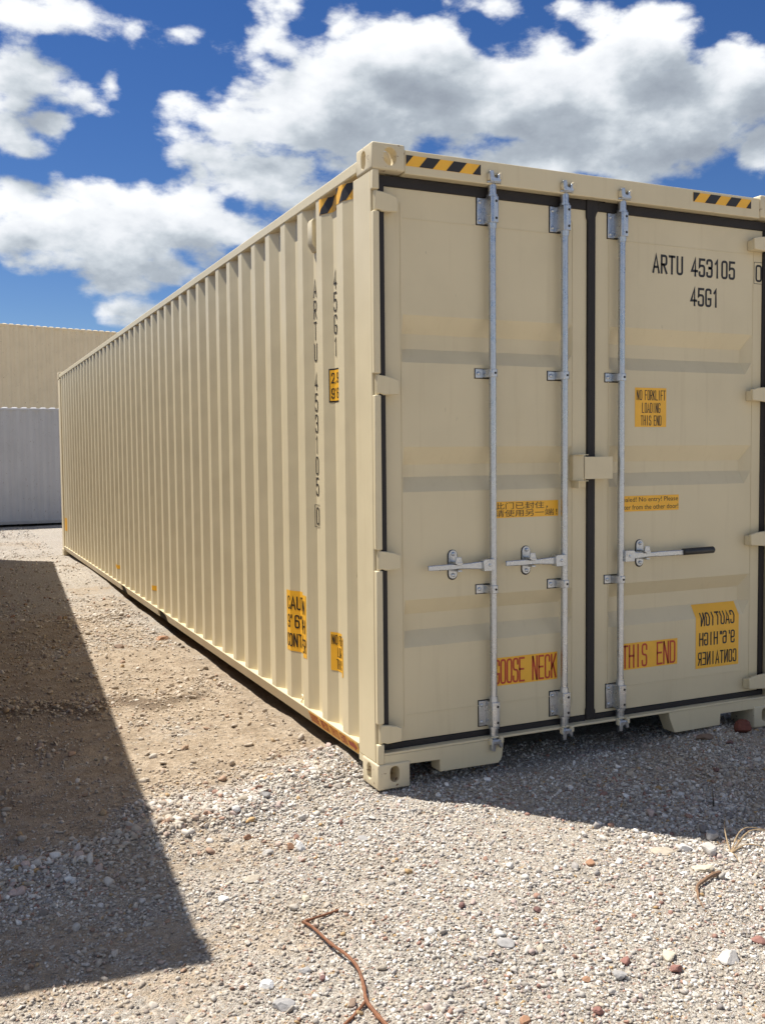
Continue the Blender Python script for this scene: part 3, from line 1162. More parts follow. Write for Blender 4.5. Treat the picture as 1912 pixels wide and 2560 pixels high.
def locking_gear(door, xb, handle_dir, grip):
    """a locking bar with its brackets, cams and handle on one door"""
    rb = 0.0172
    b = B()
    b.tube([(xb, YB, 0.150), (xb, YB, 2.785)], rb, 16)
    b.obj('locking_bar', M_galv, door, smooth=True)
    for s, zc in ((1, 2.660), (-1, 0.277)):
        b = B()
        # back plate to the left, bent flange, boxed sleeve
        b.box(xb - 0.062, xb - 0.022, YD - 0.007, YD - 0.001, zc - 0.062, zc + 0.060)
        b.prism([(xb - 0.030, YD - 0.002), (xb - 0.026, YD - 0.008), (xb - 0.018, YB - 0.018), (xb - 0.006, YB - 0.026), (xb + 0.018, YB - 0.026),
                 (xb + 0.027, YB - 0.014), (xb + 0.027, YD - 0.001), (xb - 0.020, YD - 0.001)], 'z', zc - 0.060, zc + 0.060)
        b.obj('bar_bracket', M_galv, door, bevel=0.002)
        b = B()
        b.box(xb - 0.066, xb + 0.030, YD - 0.0016, YD - 0.0002, zc - 0.066, zc + 0.064)
        b.obj('bracket_sealant', M_rubber, door)
        for q in (-0.042, 0.040):
            bb = B()
            bolt(bb, xb - 0.048, YD - 0.007, zc + q)
            bb.obj('bracket_bolt', M_galv, door, smooth=True)
        for q in (-0.040, 0.038):
            bb = B()
            bolt(bb, xb + 0.008, YB - 0.0255, zc + q, 0.0068, 0.0026)
            bb.obj('bracket_rivet', M_dark, door, smooth=True)
        b = B()
        z0 = zc + s * 0.060
        b.tube([(xb, YB, z0), (xb, YB, z0 + s * 0.010), (xb, YB, z0 + s * 0.011), (xb, YB, z0 + s * 0.055)], [0.026, 0.026, 0.021, 0.0205], 16)
        b.obj('bar_collar', M_galv, door, smooth=True)
        b = B()
        b.tube([(xb, YB, zc - s * 0.085), (xb, YB, zc - s * 0.060)], [0.0205, 0.022], 16)
        b.obj('bar_collar', M_galv, door, smooth=True)
        # cam at the end of the bar: a flange and two claws
        b = B()
        ze = z0 + s * 0.062
        b.prism([(xb - 0.038, YB - 0.020), (xb - 0.02, YB - 0.034), (xb + 0.022, YB - 0.034), (xb + 0.040, YB - 0.016), (xb + 0.032, YB + 0.020), (xb - 0.032, YB + 0.020)], 'z', ze - 0.004, ze + 0.004)
        b.prism([(xb - 0.030, ze), (xb - 0.034, ze + s * 0.046), (xb - 0.014, ze + s * 0.050), (xb - 0.010, ze + s * 0.020), (xb + 0.006, ze + s * 0.016), (xb + 0.012, ze + s * 0.036), (xb + 0.026, ze + s * 0.034), (xb + 0.026, ze)], 'y', YB - 0.040, YB - 0.018)
        b.obj('cam', M_galv, door, bevel=0.002)
    for zc in (1.904, 0.880):
        b = B()
        b.box(xb - 0.074, xb - 0.034, YD - 0.006, YD - 0.001, zc - 0.021, zc + 0.021)
        b.prism([(xb - 0.036, YD - 0.001), (xb - 0.036, YD - 0.006), (xb - 0.022, YB - 0.004), (xb - 0.012, YB - 0.019), (xb + 0.010, YB - 0.021), (xb + 0.021, YB - 0.012), (xb + 0.022, YD - 0.001)], 'z', zc - 0.019, zc + 0.019)
        b.obj('bar_guide', M_galv, door, bevel=0.002)
        b = B()
        b.box(xb - 0.0775, xb + 0.025, YD - 0.0016, YD - 0.0002, zc - 0.0245, zc + 0.0235)
        b.obj('guide_sealant', M_rubber, door)
        bb = B()
        bolt(bb, xb - 0.058, YD - 0.006, zc, 0.010)
        bb.obj('guide_bolt', M_galv, door, smooth=True)
        bb = B()
        bolt(bb, xb + 0.004, YB - 0.0195, zc, 0.0062, 0.0030)
        bb.obj('guide_rivet', M_dark, door, smooth=True)
    # handle
    s = handle_dir
    zc = 1.000
    b = B()
    b.prism([(xb + s * 0.008, zc - 0.028), (xb + s * 0.066, zc - 0.028), (xb + s * 0.070, zc + 0.022), (xb + s * 0.060, zc + 0.028), (xb + s * 0.008, zc + 0.028)], 'y', YB - 0.030, YB + 0.010)
    bolt(b, xb + s * 0.036, YB - 0.030, zc, 0.008, 0.004)
    b.obj('handle_hub', M_galv, door, bevel=0.003)
    ln = 0.60 if grip else (0.355 if xb < 0.8 else 0.345)
    b = B()
    yh = YB - 0.012
    prof = [(0.06, 0.019), (0.10, 0.017), (0.16, 0.013), (0.20, 0.012), (0.24, 0.014), (ln, 0.0125)]
    top = [(xb + s * u, zc + h) for u, h in prof]
    bot = [(xb + s * u, zc - h) for u, h in prof[::-1]]
    b.prism(top + bot, 'y', yh - 0.006, yh + 0.006)
    b.obj('handle', M_galv, door, bevel=0.0035)
    if grip:
        b = B()
        x1, x2 = xb + s * 0.395, xb + s * 0.607
        b.tube([(x1, yh, zc + 0.002), (x1 + 0.002, yh, zc + 0.002), (x2 - 0.008, yh, zc + 0.004), (x2, yh, zc + 0.004)], [0.013, 0.018, 0.0185, 0.012], 12)
        b.obj('grip', M_grip, door, smooth=True)
    xc = xb + s * (0.150 if grip else 0.200)
    b = B()
    b.prism(stadium(xc, 1.006, 0.046, 0.136), 'y', YD - 0.006, YD - 0.001)
    b.obj('handle_catch', M_galv, door, bevel=0.0015)
    b = B()
    b.prism(stadium(xc - 0.001, 1.004, 0.054, 0.144), 'y', YD - 0.0016, YD - 0.0002)
    b.obj('catch_sealant', M_rubber, door)
    b = B()
    b.prism([(xc - 0.016, YD - 0.006), (xc - 0.020, yh - 0.010), (xc - 0.012, yh - 0.020), (xc + 0.014, yh - 0.020), (xc + 0.020, yh - 0.012), (xc + 0.016, YD - 0.006)], 'z', 1.017, 1.023)
    b.prism([(xc - 0.018, 1.046), (xc - 0.020, 1.018), (xc - 0.006, 1.006), (xc + 0.020, 1.010), (xc + 0.014, 1.028), (xc + 0.010, 1.046)], 'y', yh - 0.019, yh - 0.012)
    b.prism([(xc - 0.004, YD - 0.006), (xc - 0.004, yh - 0.012), (xc + 0.018, yh - 0.012), (xc + 0.018, YD - 0.006)], 'z', 0.975, 0.984)
    b.obj('catch_clip', M_galv, door, bevel=0.0015)
    for q in (0.050, -0.050):
        bb = B()
        bolt(bb, xc, YD - 0.006, 1.006 + q, 0.010, 0.007)
        bb.obj('catch_bolt', M_galv, door, smooth=True)


def sticker_plate(door, x0, x1, z0, z1, label, y=YD, mat=None):
    b = B()
    b.box(x0, x1, y - 0.0016, y - 0.0004, z0, z1)
    o = b.obj('warning_sticker', mat or M_yellow, door)
    o['label'] = label
    return o


def print_on(door, name, mat, fill, y):
    bm = bmesh.new()
    fill(bm)
    place(bm, lambda u, v: (u, y, v))
    return bm_obj(bm, name, mat, door)


def hazard_stripes(parent, x0, x1, z0, z1, y, start, w):
    b = B()
    b.box(x0, x1, y - 0.0014, y - 0.0003, z0, z1)
    o = b.obj('hazard_sticker', M_yellow, parent)
    o['label'] = 'yellow and black diagonal striped warning tape'
    bm = bmesh.new()
    h = z1 - z0
    x = start
    while x < x1:
        q = [(x, z0), (x + w, z0), (x + w + h * 0.85, z1), (x + h * 0.85, z1)]
        # clip to the sticker by sampling horizontal slices
        poly = []
        n = 8
        L_, R_ = [], []
        for k in range(n + 1):
            t = k / n
            a = min(max(x + h * 0.85 * t, x0), x1)
            c = min(max(x + w + h * 0.85 * t, x0), x1)
            L_.append((a, z0 + h * t))
            R_.append((c, z0 + h * t))
        for k in range(n):
            if R_[k][0] - L_[k][0] < 1e-6 and R_[k + 1][0] - L_[k + 1][0] < 1e-6:
                continue
            pts = [L_[k], R_[k], R_[k + 1], L_[k + 1]]
            bm.faces.new([bm.verts.new((a, c, 0)) for a, c in pts])
        x += w * 2
    bmesh.ops.remove_doubles(bm, verts=bm.verts[:], dist=1e-6)
    place(bm, lambda u, v: (u, y - 0.0020, v))
    bm_obj(bm, 'printed_stripes', M_black, parent)


def make_doors(root, mat, mcast, marks):
    # header and sill of the door frame
    b = B()
    b.box(0.1622, WID - 0.1622, 0.006, 0.085, 2.772, 2.877)
    b.box(0.0362, WID - 0.0362, 0.0865, 0.11, 2.70, 2.80)
    header = b.obj('door_header', mat, root, bevel=0.004)
    if marks:
        hazard_stripes(header, 0.168, 0.551, 2.808, 2.855, 0.006, 0.096, 0.0685)
        hazard_stripes(header, 1.815, 2.212, 2.816, 2.863, 0.006, 1.750, 0.0710)
    b = B()
    out = [(0.0365, 0.155), (0.0365, 0.104), (0.322, 0.098), (0.322, 0.040), (0.640, 0.038), (0.660, 0.060), (0.668, 0.120), (0.672, 0.1545)]
    b.prism(out, 'y', 0.010, 0.100)
    out = [(1.686, 0.1545), (1.690, 0.125), (1.718, 0.062), (1.724, 0.044), (2.038, 0.046), (2.040, 0.108), (WID - 0.0365, 0.104), (WID - 0.0365, 0.155)]
    b.prism(out, 'y', 0.010, 0.100)
    b.box(0.0365, WID - 0.0365, 0.010, 0.100, 0.1555, 0.1665)
    b.box(0.6725, 1.6855, 0.060, 0.40, 0.1505, 0.1552)
    b.obj('door_sill', mat, root, bevel=0.003)
    doors = []
    for k, (x0, x1, p0, p1) in enumerate(((0.070, 1.186, 0.166, 1.098), (1.234, 2.352, 1.326, 2.285))):
        me = door_panel(x0, x1, p0, p1, GROOVES, 0.196, 2.722)
        dr = mesh_obj('door', me, mat, root)
        dr['label'] = ('left door leaf with two locking bars' if k == 0 else 'right door leaf with one locking bar and black grip handle')
        doors.append(dr)
        # thin seams between frame and skin
        b = B()
        for xx in (p0 - 0.004, p1 + 0.004):
            b = B()
            b.box(xx - 0.0012, xx + 0.0012, YD - 0.0022, YD - 0.0003, 0.26, 2.66)
            b.obj('weld_seam', mat, dr)
        for zz in (0.315, 2.592):
            b = B()
            b.box(p0 + 0.01, p1 - 0.01, YD - 0.0018, YD - 0.0003, zz - 0.0015, zz + 0.0015)
            b.obj('weld_seam', mat, dr)
        # hinges
        for z in HINGE_Z:
            b = B()
            if k == 0:
                q = [(0.017, z - 0.041), (0.036, z - 0.041), (0.052, z - 0.047), (0.127, z - 0.044), (0.127, z + 0.019), (0.100, z + 0.030), (0.060, z + 0.038), (0.036, z + 0.041), (0.017, z + 0.041)]
            else:
                q = [(WID - 0.006, z - 0.041), (WID - 0.036, z - 0.041), (WID - 0.052, z - 0.047), (2.245, z - 0.036), (2.242, z + 0.022), (2.28, z + 0.032), (WID - 0.036, z + 0.041), (WID - 0.006, z + 0.041)]
            b.prism(q, 'y', 0.006, 0.024)
            xa, xb_ = (0.070, 0.120) if k == 0 else (2.245, 2.35)
            b.box(xa, xb_, 0.0242, YD - 0.0005, z - 0.038, z + 0.016)
            b.tube([((0.024 if k == 0 else WID - 0.024), 0.021, z - 0.0465), ((0.024 if k == 0 else WID - 0.024), 0.021, z + 0.0465)], 0.0105, 10)
            b.obj('hinge', mat, dr, bevel=0.004)
    # gaskets
    yg = 0.052
    b = B()
    b.box(0.0375, 0.0665, 0.022, 0.086, 0.194, 2.722)
    b.obj('gasket', M_rubber, doors[0], bevel=0.003)
    for q in ((0.047, 1.179, 2.7225, 2.770), (0.047, 1.181, 0.1575, 0.1935)):
        b = B()
        b.box(q[0], q[1], yg, 0.086, q[2], q[3])
        b.obj('gasket', M_rubber, doors[0], bevel=0.003)
    mid = [(1.182, 0.172), (1.240, 0.172), (1.240, 0.215), (1.2335, 0.225), (1.2335, 2.690), (1.240, 2.708), (1.250, 2.722), (1.250, 2.7715), (1.298, 2.7715), (1.282, 2.791), (1.180, 2.791),
           (1.180, 2.690), (1.188, 2.668), (1.188, 0.24), (1.182, 0.22)]
    b = B()
    b.prism(mid, 'y', yg - 0.004, 0.085)
    b.obj('gasket', M_rubber, doors[0], bevel=0.003)
    for q in ((1.2505, 2.389, 2.7225, 2.770), (1.2405, 2.389, 0.1575, 0.1935), (2.3525, 2.388, 0.194, 2.722)):
        b = B()
        b.box(q[0], q[1], yg, 0.086, q[2], q[3])
        b.obj('gasket', M_rubber, doors[1], bevel=0.003)
    locking_gear(doors[0], 0.6215, -1, False)
    locking_gear(doors[0], 1.0290, -1, False)
    locking_gear(doors[1], 1.3740, 1, True)
    # cam keepers welded to header and sill
    for xb in (0.6215, 1.029, 1.374):
        for s, z in ((1, 2.792), (-1, 0.140)):
            b = B()
            y1 = 0.0055 if s > 0 else 0.0095
            lug = [(xb + 0.016, y1), (xb + 0.016, -0.016), (xb + 0.024, -0.022), (xb + 0.034, -0.016), (xb + 0.036, y1)]
            b.prism(lug, 'z', z + 0.002, z + 0.032)
            b.box(xb - 0.037, xb - 0.0255, -0.014, y1, z - 0.004, z + 0.026)
            b.box(xb - 0.0253, xb + 0.0158, -0.002, y1 - 0.001, z + 0.024, z + 0.032)
            b.obj('cam_keeper', mcast, header if s > 0 else root, bevel=0.003)
    # lock box straddling the seam
    b = B()
    b.box(1.090, 1.150, -0.012, YD - 0.0005, 1.385, 1.389)
    b.box(1.090, 1.150, -0.012, YD - 0.0005, 1.514, 1.518)
    b.prism([(1.086, YD - 0.0005), (1.086, 0.03), (1.120, -0.008), (1.124, -0.008), (1.124, -0.003), (1.091, 0.033), (1.091, YD - 0.0005)], 'z', 1.389, 1.514)
    b.box(1.098, 1.104, 0.0, YD - 0.001, 1.352, 1.3848)
    b.box(1.104, 1.180, 0.052, YD - 0.001, 1.352, 1.3848)
    b.obj('lock_bracket', mat, doors[0], bevel=0.0015)
    b = B()
    b.box(1.126, 1.296, -0.012, -0.007, 1.396, 1.506)
    b.box(1.126, 1.296, -0.0068, YD - 0.010, 1.501, 1.506)
    b.box(1.126, 1.296, -0.0068, YD - 0.010, 1.396, 1.401)
    b.box(1.291, 1.296, -0.0068, YD - 0.001, 1.4012, 1.5008)
    b.tube([(1.300, 0.03, 1.44), (1.308, 0.012, 1.432), (1.314, 0.010, 1.445)], 0.003, 6)
    b.obj('lock_box', mat, doors[1], bevel=0.002)
    if marks:
        mark_doors(doors)
    return doors


def mark_doors(doors):
    dl, dr = doors
    yt = YD - 0.0012
    print_on(dr, 'lettering', M_black, lambda bm: (write(bm, 'ARTU', 1.600, 2.446, 0.098, 0.044, 0.0520, 0.13), write(bm, '453105', 1.853, 2.446, 0.098, 0.045, 0.0520, 0.13)), yt)
    print_on(dr, 'lettering', M_black, lambda bm: write(bm, '45G1', 1.850, 2.292, 0.098, 0.044, 0.0505, 0.13), yt)

    def boxed0(bm):
        write(bm, '0', 2.305, 2.447, 0.092, 0.046, 0.05, 0.115)
        P = [Vector(p) for p in ((2.295, 2.437), (2.361, 2.437), (2.361, 2.552), (2.295, 2.552))]
        stroke_poly(bm, P, True, 0.0025, lambda a, b: (a, b, 0))
    print_on(dr, 'lettering', M_black, boxed0, yt)

    sticker_plate(dr, 1.491, 1.694, 1.657, 1.858, 'square yellow sticker reading NO FORKLIFT LOADING THIS END')
    ys = YD - 0.0022

    def nf(bm):
        write(bm, 'NO', 1.500, 1.794, 0.052, 0.0165, 0.0195, 0.12)
        write(bm, 'FORKLIFT', 1.553, 1.794, 0.052, 0.0150, 0.0172, 0.12)
        write(bm, 'LOADING', 1.535, 1.729, 0.052, 0.0150, 0.0175, 0.12)
        write(bm, 'THIS', 1.527, 1.664, 0.052, 0.0150, 0.0178, 0.12)
        write(bm, 'END', 1.612, 1.664, 0.052, 0.0150, 0.0175, 0.12)
    print_on(dr, 'lettering', M_black, nf, ys)
    sticker_plate(dl, 0.640, 1.018, 1.216, 1.294, 'yellow sticker with two lines of black Chinese writing')
    type_mesh('此门已封住，\n请使用另一端！', 0.653, 1.012, 1.220, 1.290, ys, 'lettering', M_black, dl)
    sticker_plate(dr, 1.385, 1.782, 1.222, 1.302, 'yellow sticker telling people to enter from the other door')
    type_mesh('Sealed! No entry! Please', 1.398, 1.776, 1.264, 1.295, ys, 'lettering', M_black, dr)
    type_mesh('Enter from the other door!', 1.390, 1.778, 1.231, 1.256, ys, 'lettering', M_black, dr)
    sticker_plate(dl, 0.636, 1.013, 0.399, 0.536, 'yellow sticker with red words GOOSE NECK')
    print_on(dl, 'lettering', M_red, lambda bm: (write(bm, 'GOOSE', 0.645, 0.406, 0.122, 0.0340, 0.0355, 0.085), write(bm, 'NECK', 0.863, 0.406, 0.122, 0.0340, 0.0370, 0.085)), ys)
    sticker_plate(dr, 1.396, 1.780, 0.399, 0.537, 'yellow sticker with red words THIS END')
    print_on(dr, 'lettering', M_red, lambda bm: (write(bm, 'THIS', 1.415, 0.406, 0.122, 0.0380, 0.0420, 0.085), write(bm, 'END', 1.640, 0.406, 0.122, 0.0400, 0.0435, 0.085)), ys)
    # mirror-written caution sticker that dips over the lower groove
    def gy_(z):
        a, b_, c, d_ = GROOVES[2]
        if z > a or z < d_:
            t = 0
        elif z > b_:
            t = (a - z) / (a - b_)
        elif z > c:
            t = 1
        else:
            t = (z - d_) / (c - d_)
        return YD + 0.042 * t
    bm = bmesh.new()
    zs = [0.356, 0.45, 0.55, 0.630, 0.65, 0.67, 0.690, 0.700]
    rows = [[bm.verts.new((x, gy_(z) - 0.0012, z)) for x in (1.907, 2.06, 2.212)] for z in zs]
    for a, c in zip(rows, rows[1:]):
        for j in range(2):
            bm.faces.new((a[j], a[j + 1], c[j + 1], c[j]))
    o = bm_obj(bm, 'warning_sticker', M_yellow, dr)
    o['label'] = 'large yellow caution sticker stuck on back to front'
    bm = bmesh.new()
    ctr = 2.060
    write(bm, 'CAUTION', 1.940, 0.585, 0.072, 0.030, 0.0350, 0.115, mirror_about=ctr)
    write(bm, "9'6\"", 1.937, 0.478, 0.072, 0.030, 0.0290, 0.115, mirror_about=ctr)
    write(bm, 'HIGH', 2.058, 0.478, 0.072, 0.030, 0.0340, 0.115, mirror_about=ctr)
    write(bm, 'CONTAINER', 1.923, 0.372, 0.072, 0.0265, 0.0310, 0.13, mirror_about=ctr)
    bmesh.ops.bisect_plane(bm, geom=bm.verts[:] + bm.edges[:] + bm.faces[:], plane_co=(0, 0.630, 0), plane_no=(0, 1, 0))
    place(bm, lambda u, v: (u, gy_(v) - 0.0022, v))
    bm_obj(bm, 'lettering', M_black, dr)


# ---- marks on the corrugated side: built flat, cut at the folds, then laid on the wall
FOLDS = [p[0] for p in PROFILE]


def on_wall(bm, off):
    lo = min(v.co.x for v in bm.verts) - 0.01
    hi = max(v.co.x for v in bm.verts) + 0.01
    for y in FOLDS:
        if lo < y < hi:
            bmesh.ops.bisect_plane(bm, geom=bm.verts[:] + bm.edges[:] + bm.faces[:], plane_co=(y, 0, 0), plane_no=(1, 0, 0), dist=1e-6)
    place(bm, lambda u, v: (wall_x(u) - off, u, v))


def wall_sticker(parent, y0, y1, z0, z1, label, name='warning_sticker', mat=None, off=0.0012):
    bm = bmesh.new()
    bm.faces.new([bm.verts.new(p) for p in ((y0, z0, 0), (y1, z0, 0), (y1, z1, 0), (y0, z1, 0))])
    on_wall(bm, off)
    o = bm_obj(bm, name, mat or M_yellow, parent)
    if label:
        o['label'] = label
    return o


def wall_print(parent, fill, mat, ymid, off=0.0022):
    """letters are written left to right as seen from outside, so y runs backwards"""
    bm = bmesh.new()
    fill(bm)
    for v in bm.verts:
        v.co.x = 2 * ymid - v.co.x
    on_wall(bm, off)
    return bm_obj(bm, 'lettering', mat, parent)


def mark_side(root):
    hz = 0.0
    # vertical container number and size code on two recessed flats
    for text, yc in (('45G1', 0.5520), ('ARTU 453105', 0.8310)):
        v = 2.441
        for ch in text:
            if ch == ' ':
                v -= 0.040
                continue
            wall_print(root, lambda bm: write(bm, ch, yc - 0.0195, v - 0.096, 0.096, 0.039, 0, 0.085), M_black, yc)
            v -= 0.110

    def zero(bm):
        write(bm, '0', 0.831 - 0.0195, 1.162, 0.092, 0.039, 0, 0.085)
        P = [Vector(p) for p in ((0.803, 1.150), (0.859, 1.150), (0.859, 1.266), (0.803, 1.266))]
        stroke_poly(bm, P, True, 0.003, lambda a, b: (a, b, 0))
    wall_print(root, zero, M_black, 0.831)
    # small height plate
    wall_sticker(root, 0.505, 0.607, 1.789, 1.957, 'small black bordered yellow height sticker in a recess', 'height_sticker', M_black, 0.0010)
    wall_sticker(root, 0.512, 0.600, 1.797, 1.949, None, 'height_sticker', M_yellow, 0.0016)
    wall_print(root, lambda bm: (write(bm, '2,9', 0.520, 1.884, 0.052, 0.022, 0.024, 0.14), write(bm, "9'6", 0.520, 1.808, 0.052, 0.022, 0.024, 0.14)), M_black, 0.556)
    # caution sticker across one and a half folds
    wall_sticker(root, 0.935, 1.252, 0.430, 0.772, 'yellow caution sticker folded over the corrugations near the front')
    wall_print(root, lambda bm: (write(bm, 'CAUTION', 0.955, 0.666, 0.075, 0.034, 0.0400, 0.115), write(bm, "9'6\"", 0.955, 0.562, 0.075, 0.034, 0.0330, 0.115),
                                 write(bm, 'HIGH', 1.085, 0.562, 0.075, 0.034, 0.0380, 0.115), write(bm, 'CONTAINER', 0.945, 0.456, 0.075, 0.0295, 0.0335, 0.13)), M_black, 1.0935)
    wall_sticker(root, 0.420, 0.616, 0.434, 0.630, 'small yellow no forklift sticker folded into the corrugation beside the post')
    wall_print(root, lambda bm: (write(bm, 'NO', 0.428, 0.568, 0.050, 0.0165, 0.0195, 0.13), write(bm, 'FORKLIFT', 0.481, 0.568, 0.050, 0.0145, 0.0163, 0.13),
                                 write(bm, 'LOADING', 0.462, 0.506, 0.050, 0.0150, 0.0175, 0.13), write(bm, 'THIS', 0.455, 0.444, 0.050, 0.0150, 0.0178, 0.13), write(bm, 'END', 0.54, 0.444, 0.050, 0.0150, 0.0175, 0.13)), M_black, 0.518)
    # striped warning tape under the top rail
    wall_sticker(root, 0.228, 0.665, 2.722, 2.800, 'yellow and black striped tape under the top rail', 'hazard_sticker')
    bm = bmesh.new()
    for yq in (0.262, 0.392, 0.522):
        bm.faces.new([bm.verts.new(p) for p in ((yq - 0.062 + 0.03, 2.723, 0), (yq + 0.03, 2.723, 0), (yq + 0.065 + 0.03, 2.799, 0), (yq + 0.003 + 0.03, 2.799, 0))])
    for v in bm.verts:
        v.co.x = 0.228 + 0.665 - v.co.x
    on_wall(bm, 0.0020)
    bm_obj(bm, 'printed_stripes', M_black, root)
    # small stickers near the fork pockets and at the far end
    for y0, y1, z0, z1 in ((7.02, 7.20, 0.315, 0.350), (6.86, 7.06, 0.305, 0.345), (4.90, 5.10, 0.300, 0.345), (11.50, 11.80, 0.42, 0.62)):
        wall_sticker(root, y0, y1, z0, z1, None)
    # ventilator box up in a recess
    b = B()
    b.prism([(0.012, 2.612), (0.012, 2.722), (0.020, 2.738), (0.043, 2.738), (0.043, 2.575), (0.036, 2.575)], 'y', 0.783, 0.846)
    b.obj('vent_cover', M_paint, root, bevel=0.001)
    # lashing ring above the bottom rail
    b = B()
    pts = [(0.020 + 0.004 * math.sin(a), 1.064 + 0.020 * math.cos(a), 0.188 + 0.018 * math.sin(a)) for a in [k * math.pi * 1.6 / 12 for k in range(13)]]
    b.tube(pts, 0.004, 6)
    b.obj('lashing_ring', M_paint, root, smooth=True)
    # goose neck sticker on the bottom rail
    b = B()
    b.prism([(0.0272 - 0.0016, 0.091), (0.0272 - 0.0006, 0.0913), (0.0050 - 0.0006, 0.1533), (0.0050 - 0.0016, 0.153)], 'y', 0.246, 0.915)
    o = b.obj('warning_sticker', M_yellow, root)
    o['label'] = 'long yellow goose neck sticker with red words and arrow on the bottom rail'
    def rail_print(fill, name):
        bm = bmesh.new()
        fill(bm)
        place(bm, lambda u, v: (0.0050 + (0.153 - v) * 0.358 - 0.0026, 1.161 - u, v))
        bm_obj(bm, name, M_red, root)
    for k, word in ((0, 'GOOSE'), (6, 'NECK'), (11, 'THIS'), (16, 'END')):
        rail_print(lambda bm: write(bm, word, 0.255 + k * 0.027, 0.101, 0.048, 0.0235, 0.0270, 0.20), 'lettering')

    def arrow(bm):
        P = ((0.790, 0.112), (0.850, 0.112), (0.850, 0.099), (0.898, 0.125), (0.850, 0.151), (0.850, 0.138), (0.790, 0.138))
        bm.faces.new([bm.verts.new((p[0], p[1], 0)) for p in P])
    rail_print(arrow, 'printed_arrow')


main = empty('shipping_container', (0, 0, 0))
container_shell(main, M_paint, M_cast)
make_doors(main, M_paint, M_cast, True)
mark_side(main)
tag(main, 'long beige shipping container with steel locking bars and yellow stickers on its doors', 'container', 'shipping containers in the yard')

# its neighbour stands just outside the picture and throws the long shadow on the left
nb = empty('shipping_container', (-2.02 - 2.4324, 0.1656 + 0.0, 0), -math.atan2(0.83, 12.3))
container_shell(nb, M_nb, M_nb)
make_doors(nb, M_nb, M_nb, False)
tag(nb, 'shipping container just left of the picture whose long shadow falls on the dirt', 'container', 'shipping containers in the yard')

# grey one across the lane and two tan ones stacked behind it, long sides to the camera
def long_side_on(loc, ang, mat, label):
    """loc = lower left corner of the side that faces the camera"""
    o = empty('shipping_container', loc, R(-90) + ang)
    # the wall at local x = 0 has to face -y: turn by +90 and run to the right
    o.rotation_euler = (0, 0, R(90) + ang)
    container_shell(o, mat, mat, False)
    make_doors(o, mat, mat, False)
    tag(o, label, 'container', 'shipping containers in the yard')
    return o


def stand(x, y, z, ang, mat, label):
    o = long_side_on((0, 0, 0), ang, mat, label)
    # local +y -> world direction (-cos ang, -sin ang); local x=0 wall then faces ( sin, -cos )
    o.location = (x, y, z)
    return o


gc = stand(7.0, 20.0, -0.035, R(1.5), M_grey, 'grey shipping container standing broadside behind the end of the beige one')
gc.scale = (1, 1, 0.964)
stand(8.0, 30.3, 2.896, R(14.0), M_paint_far, 'tan shipping container stacked high beyond the grey one')
stand(8.0, 30.3, 0.0, R(14.0), M_paint_far, 'tan shipping container underneath the high tan one behind the grey one')


# ------------------------------------------------------------------ single stones, sticks and weeds
def zat(x, y):
    return float(height(np.array([x]), np.array([y]))[0])


RM = {}


def rock(x, y, w, col, label, flat=0.6, seed=0, name='rock', el=0.75):
    key = tuple(col)
    if key not in RM:
        RM[key] = stone_mat('stone %d' % len(RM), col)
    r2 = np.random.RandomState(100 + seed)
    bm = bmesh.new()
    bmesh.ops.create_icosphere(bm, subdivisions=3, radius=1.0)
    planes = []
    for _ in range(11):
        n = Vector(r2.randn(3)).normalized()
        planes.append((n, r2.uniform(0.50, 0.85)))
    for v in bm.verts:
        for n, dd in planes:
            o_ = v.co.dot(n) - dd
            if o_ > 0:
                v.co -= n * o_
        v.co *= 1 + r2.uniform(-0.03, 0.03)
    a = r2.uniform(0, 6.28)
    ca_, sa_ = math.cos(a), math.sin(a)
    for v in bm.verts:
        px, py, pz = v.co.x, v.co.y * el, v.co.z * flat
        v.co = Vector((px * ca_ - py * sa_, px * sa_ + py * ca_, pz)) * (w * 0.60)
    me = bpy.data.meshes.new(name)
    bm.to_mesh(me)
    bm.free()
    o = mesh_obj(name, me, RM[key], None, smooth=False)
    o.location = (x, y, zat(x, y) + w * 0.60 * flat * 0.45)
    tag(o, label, 'stone', 'larger stones in the gravel')
    return o


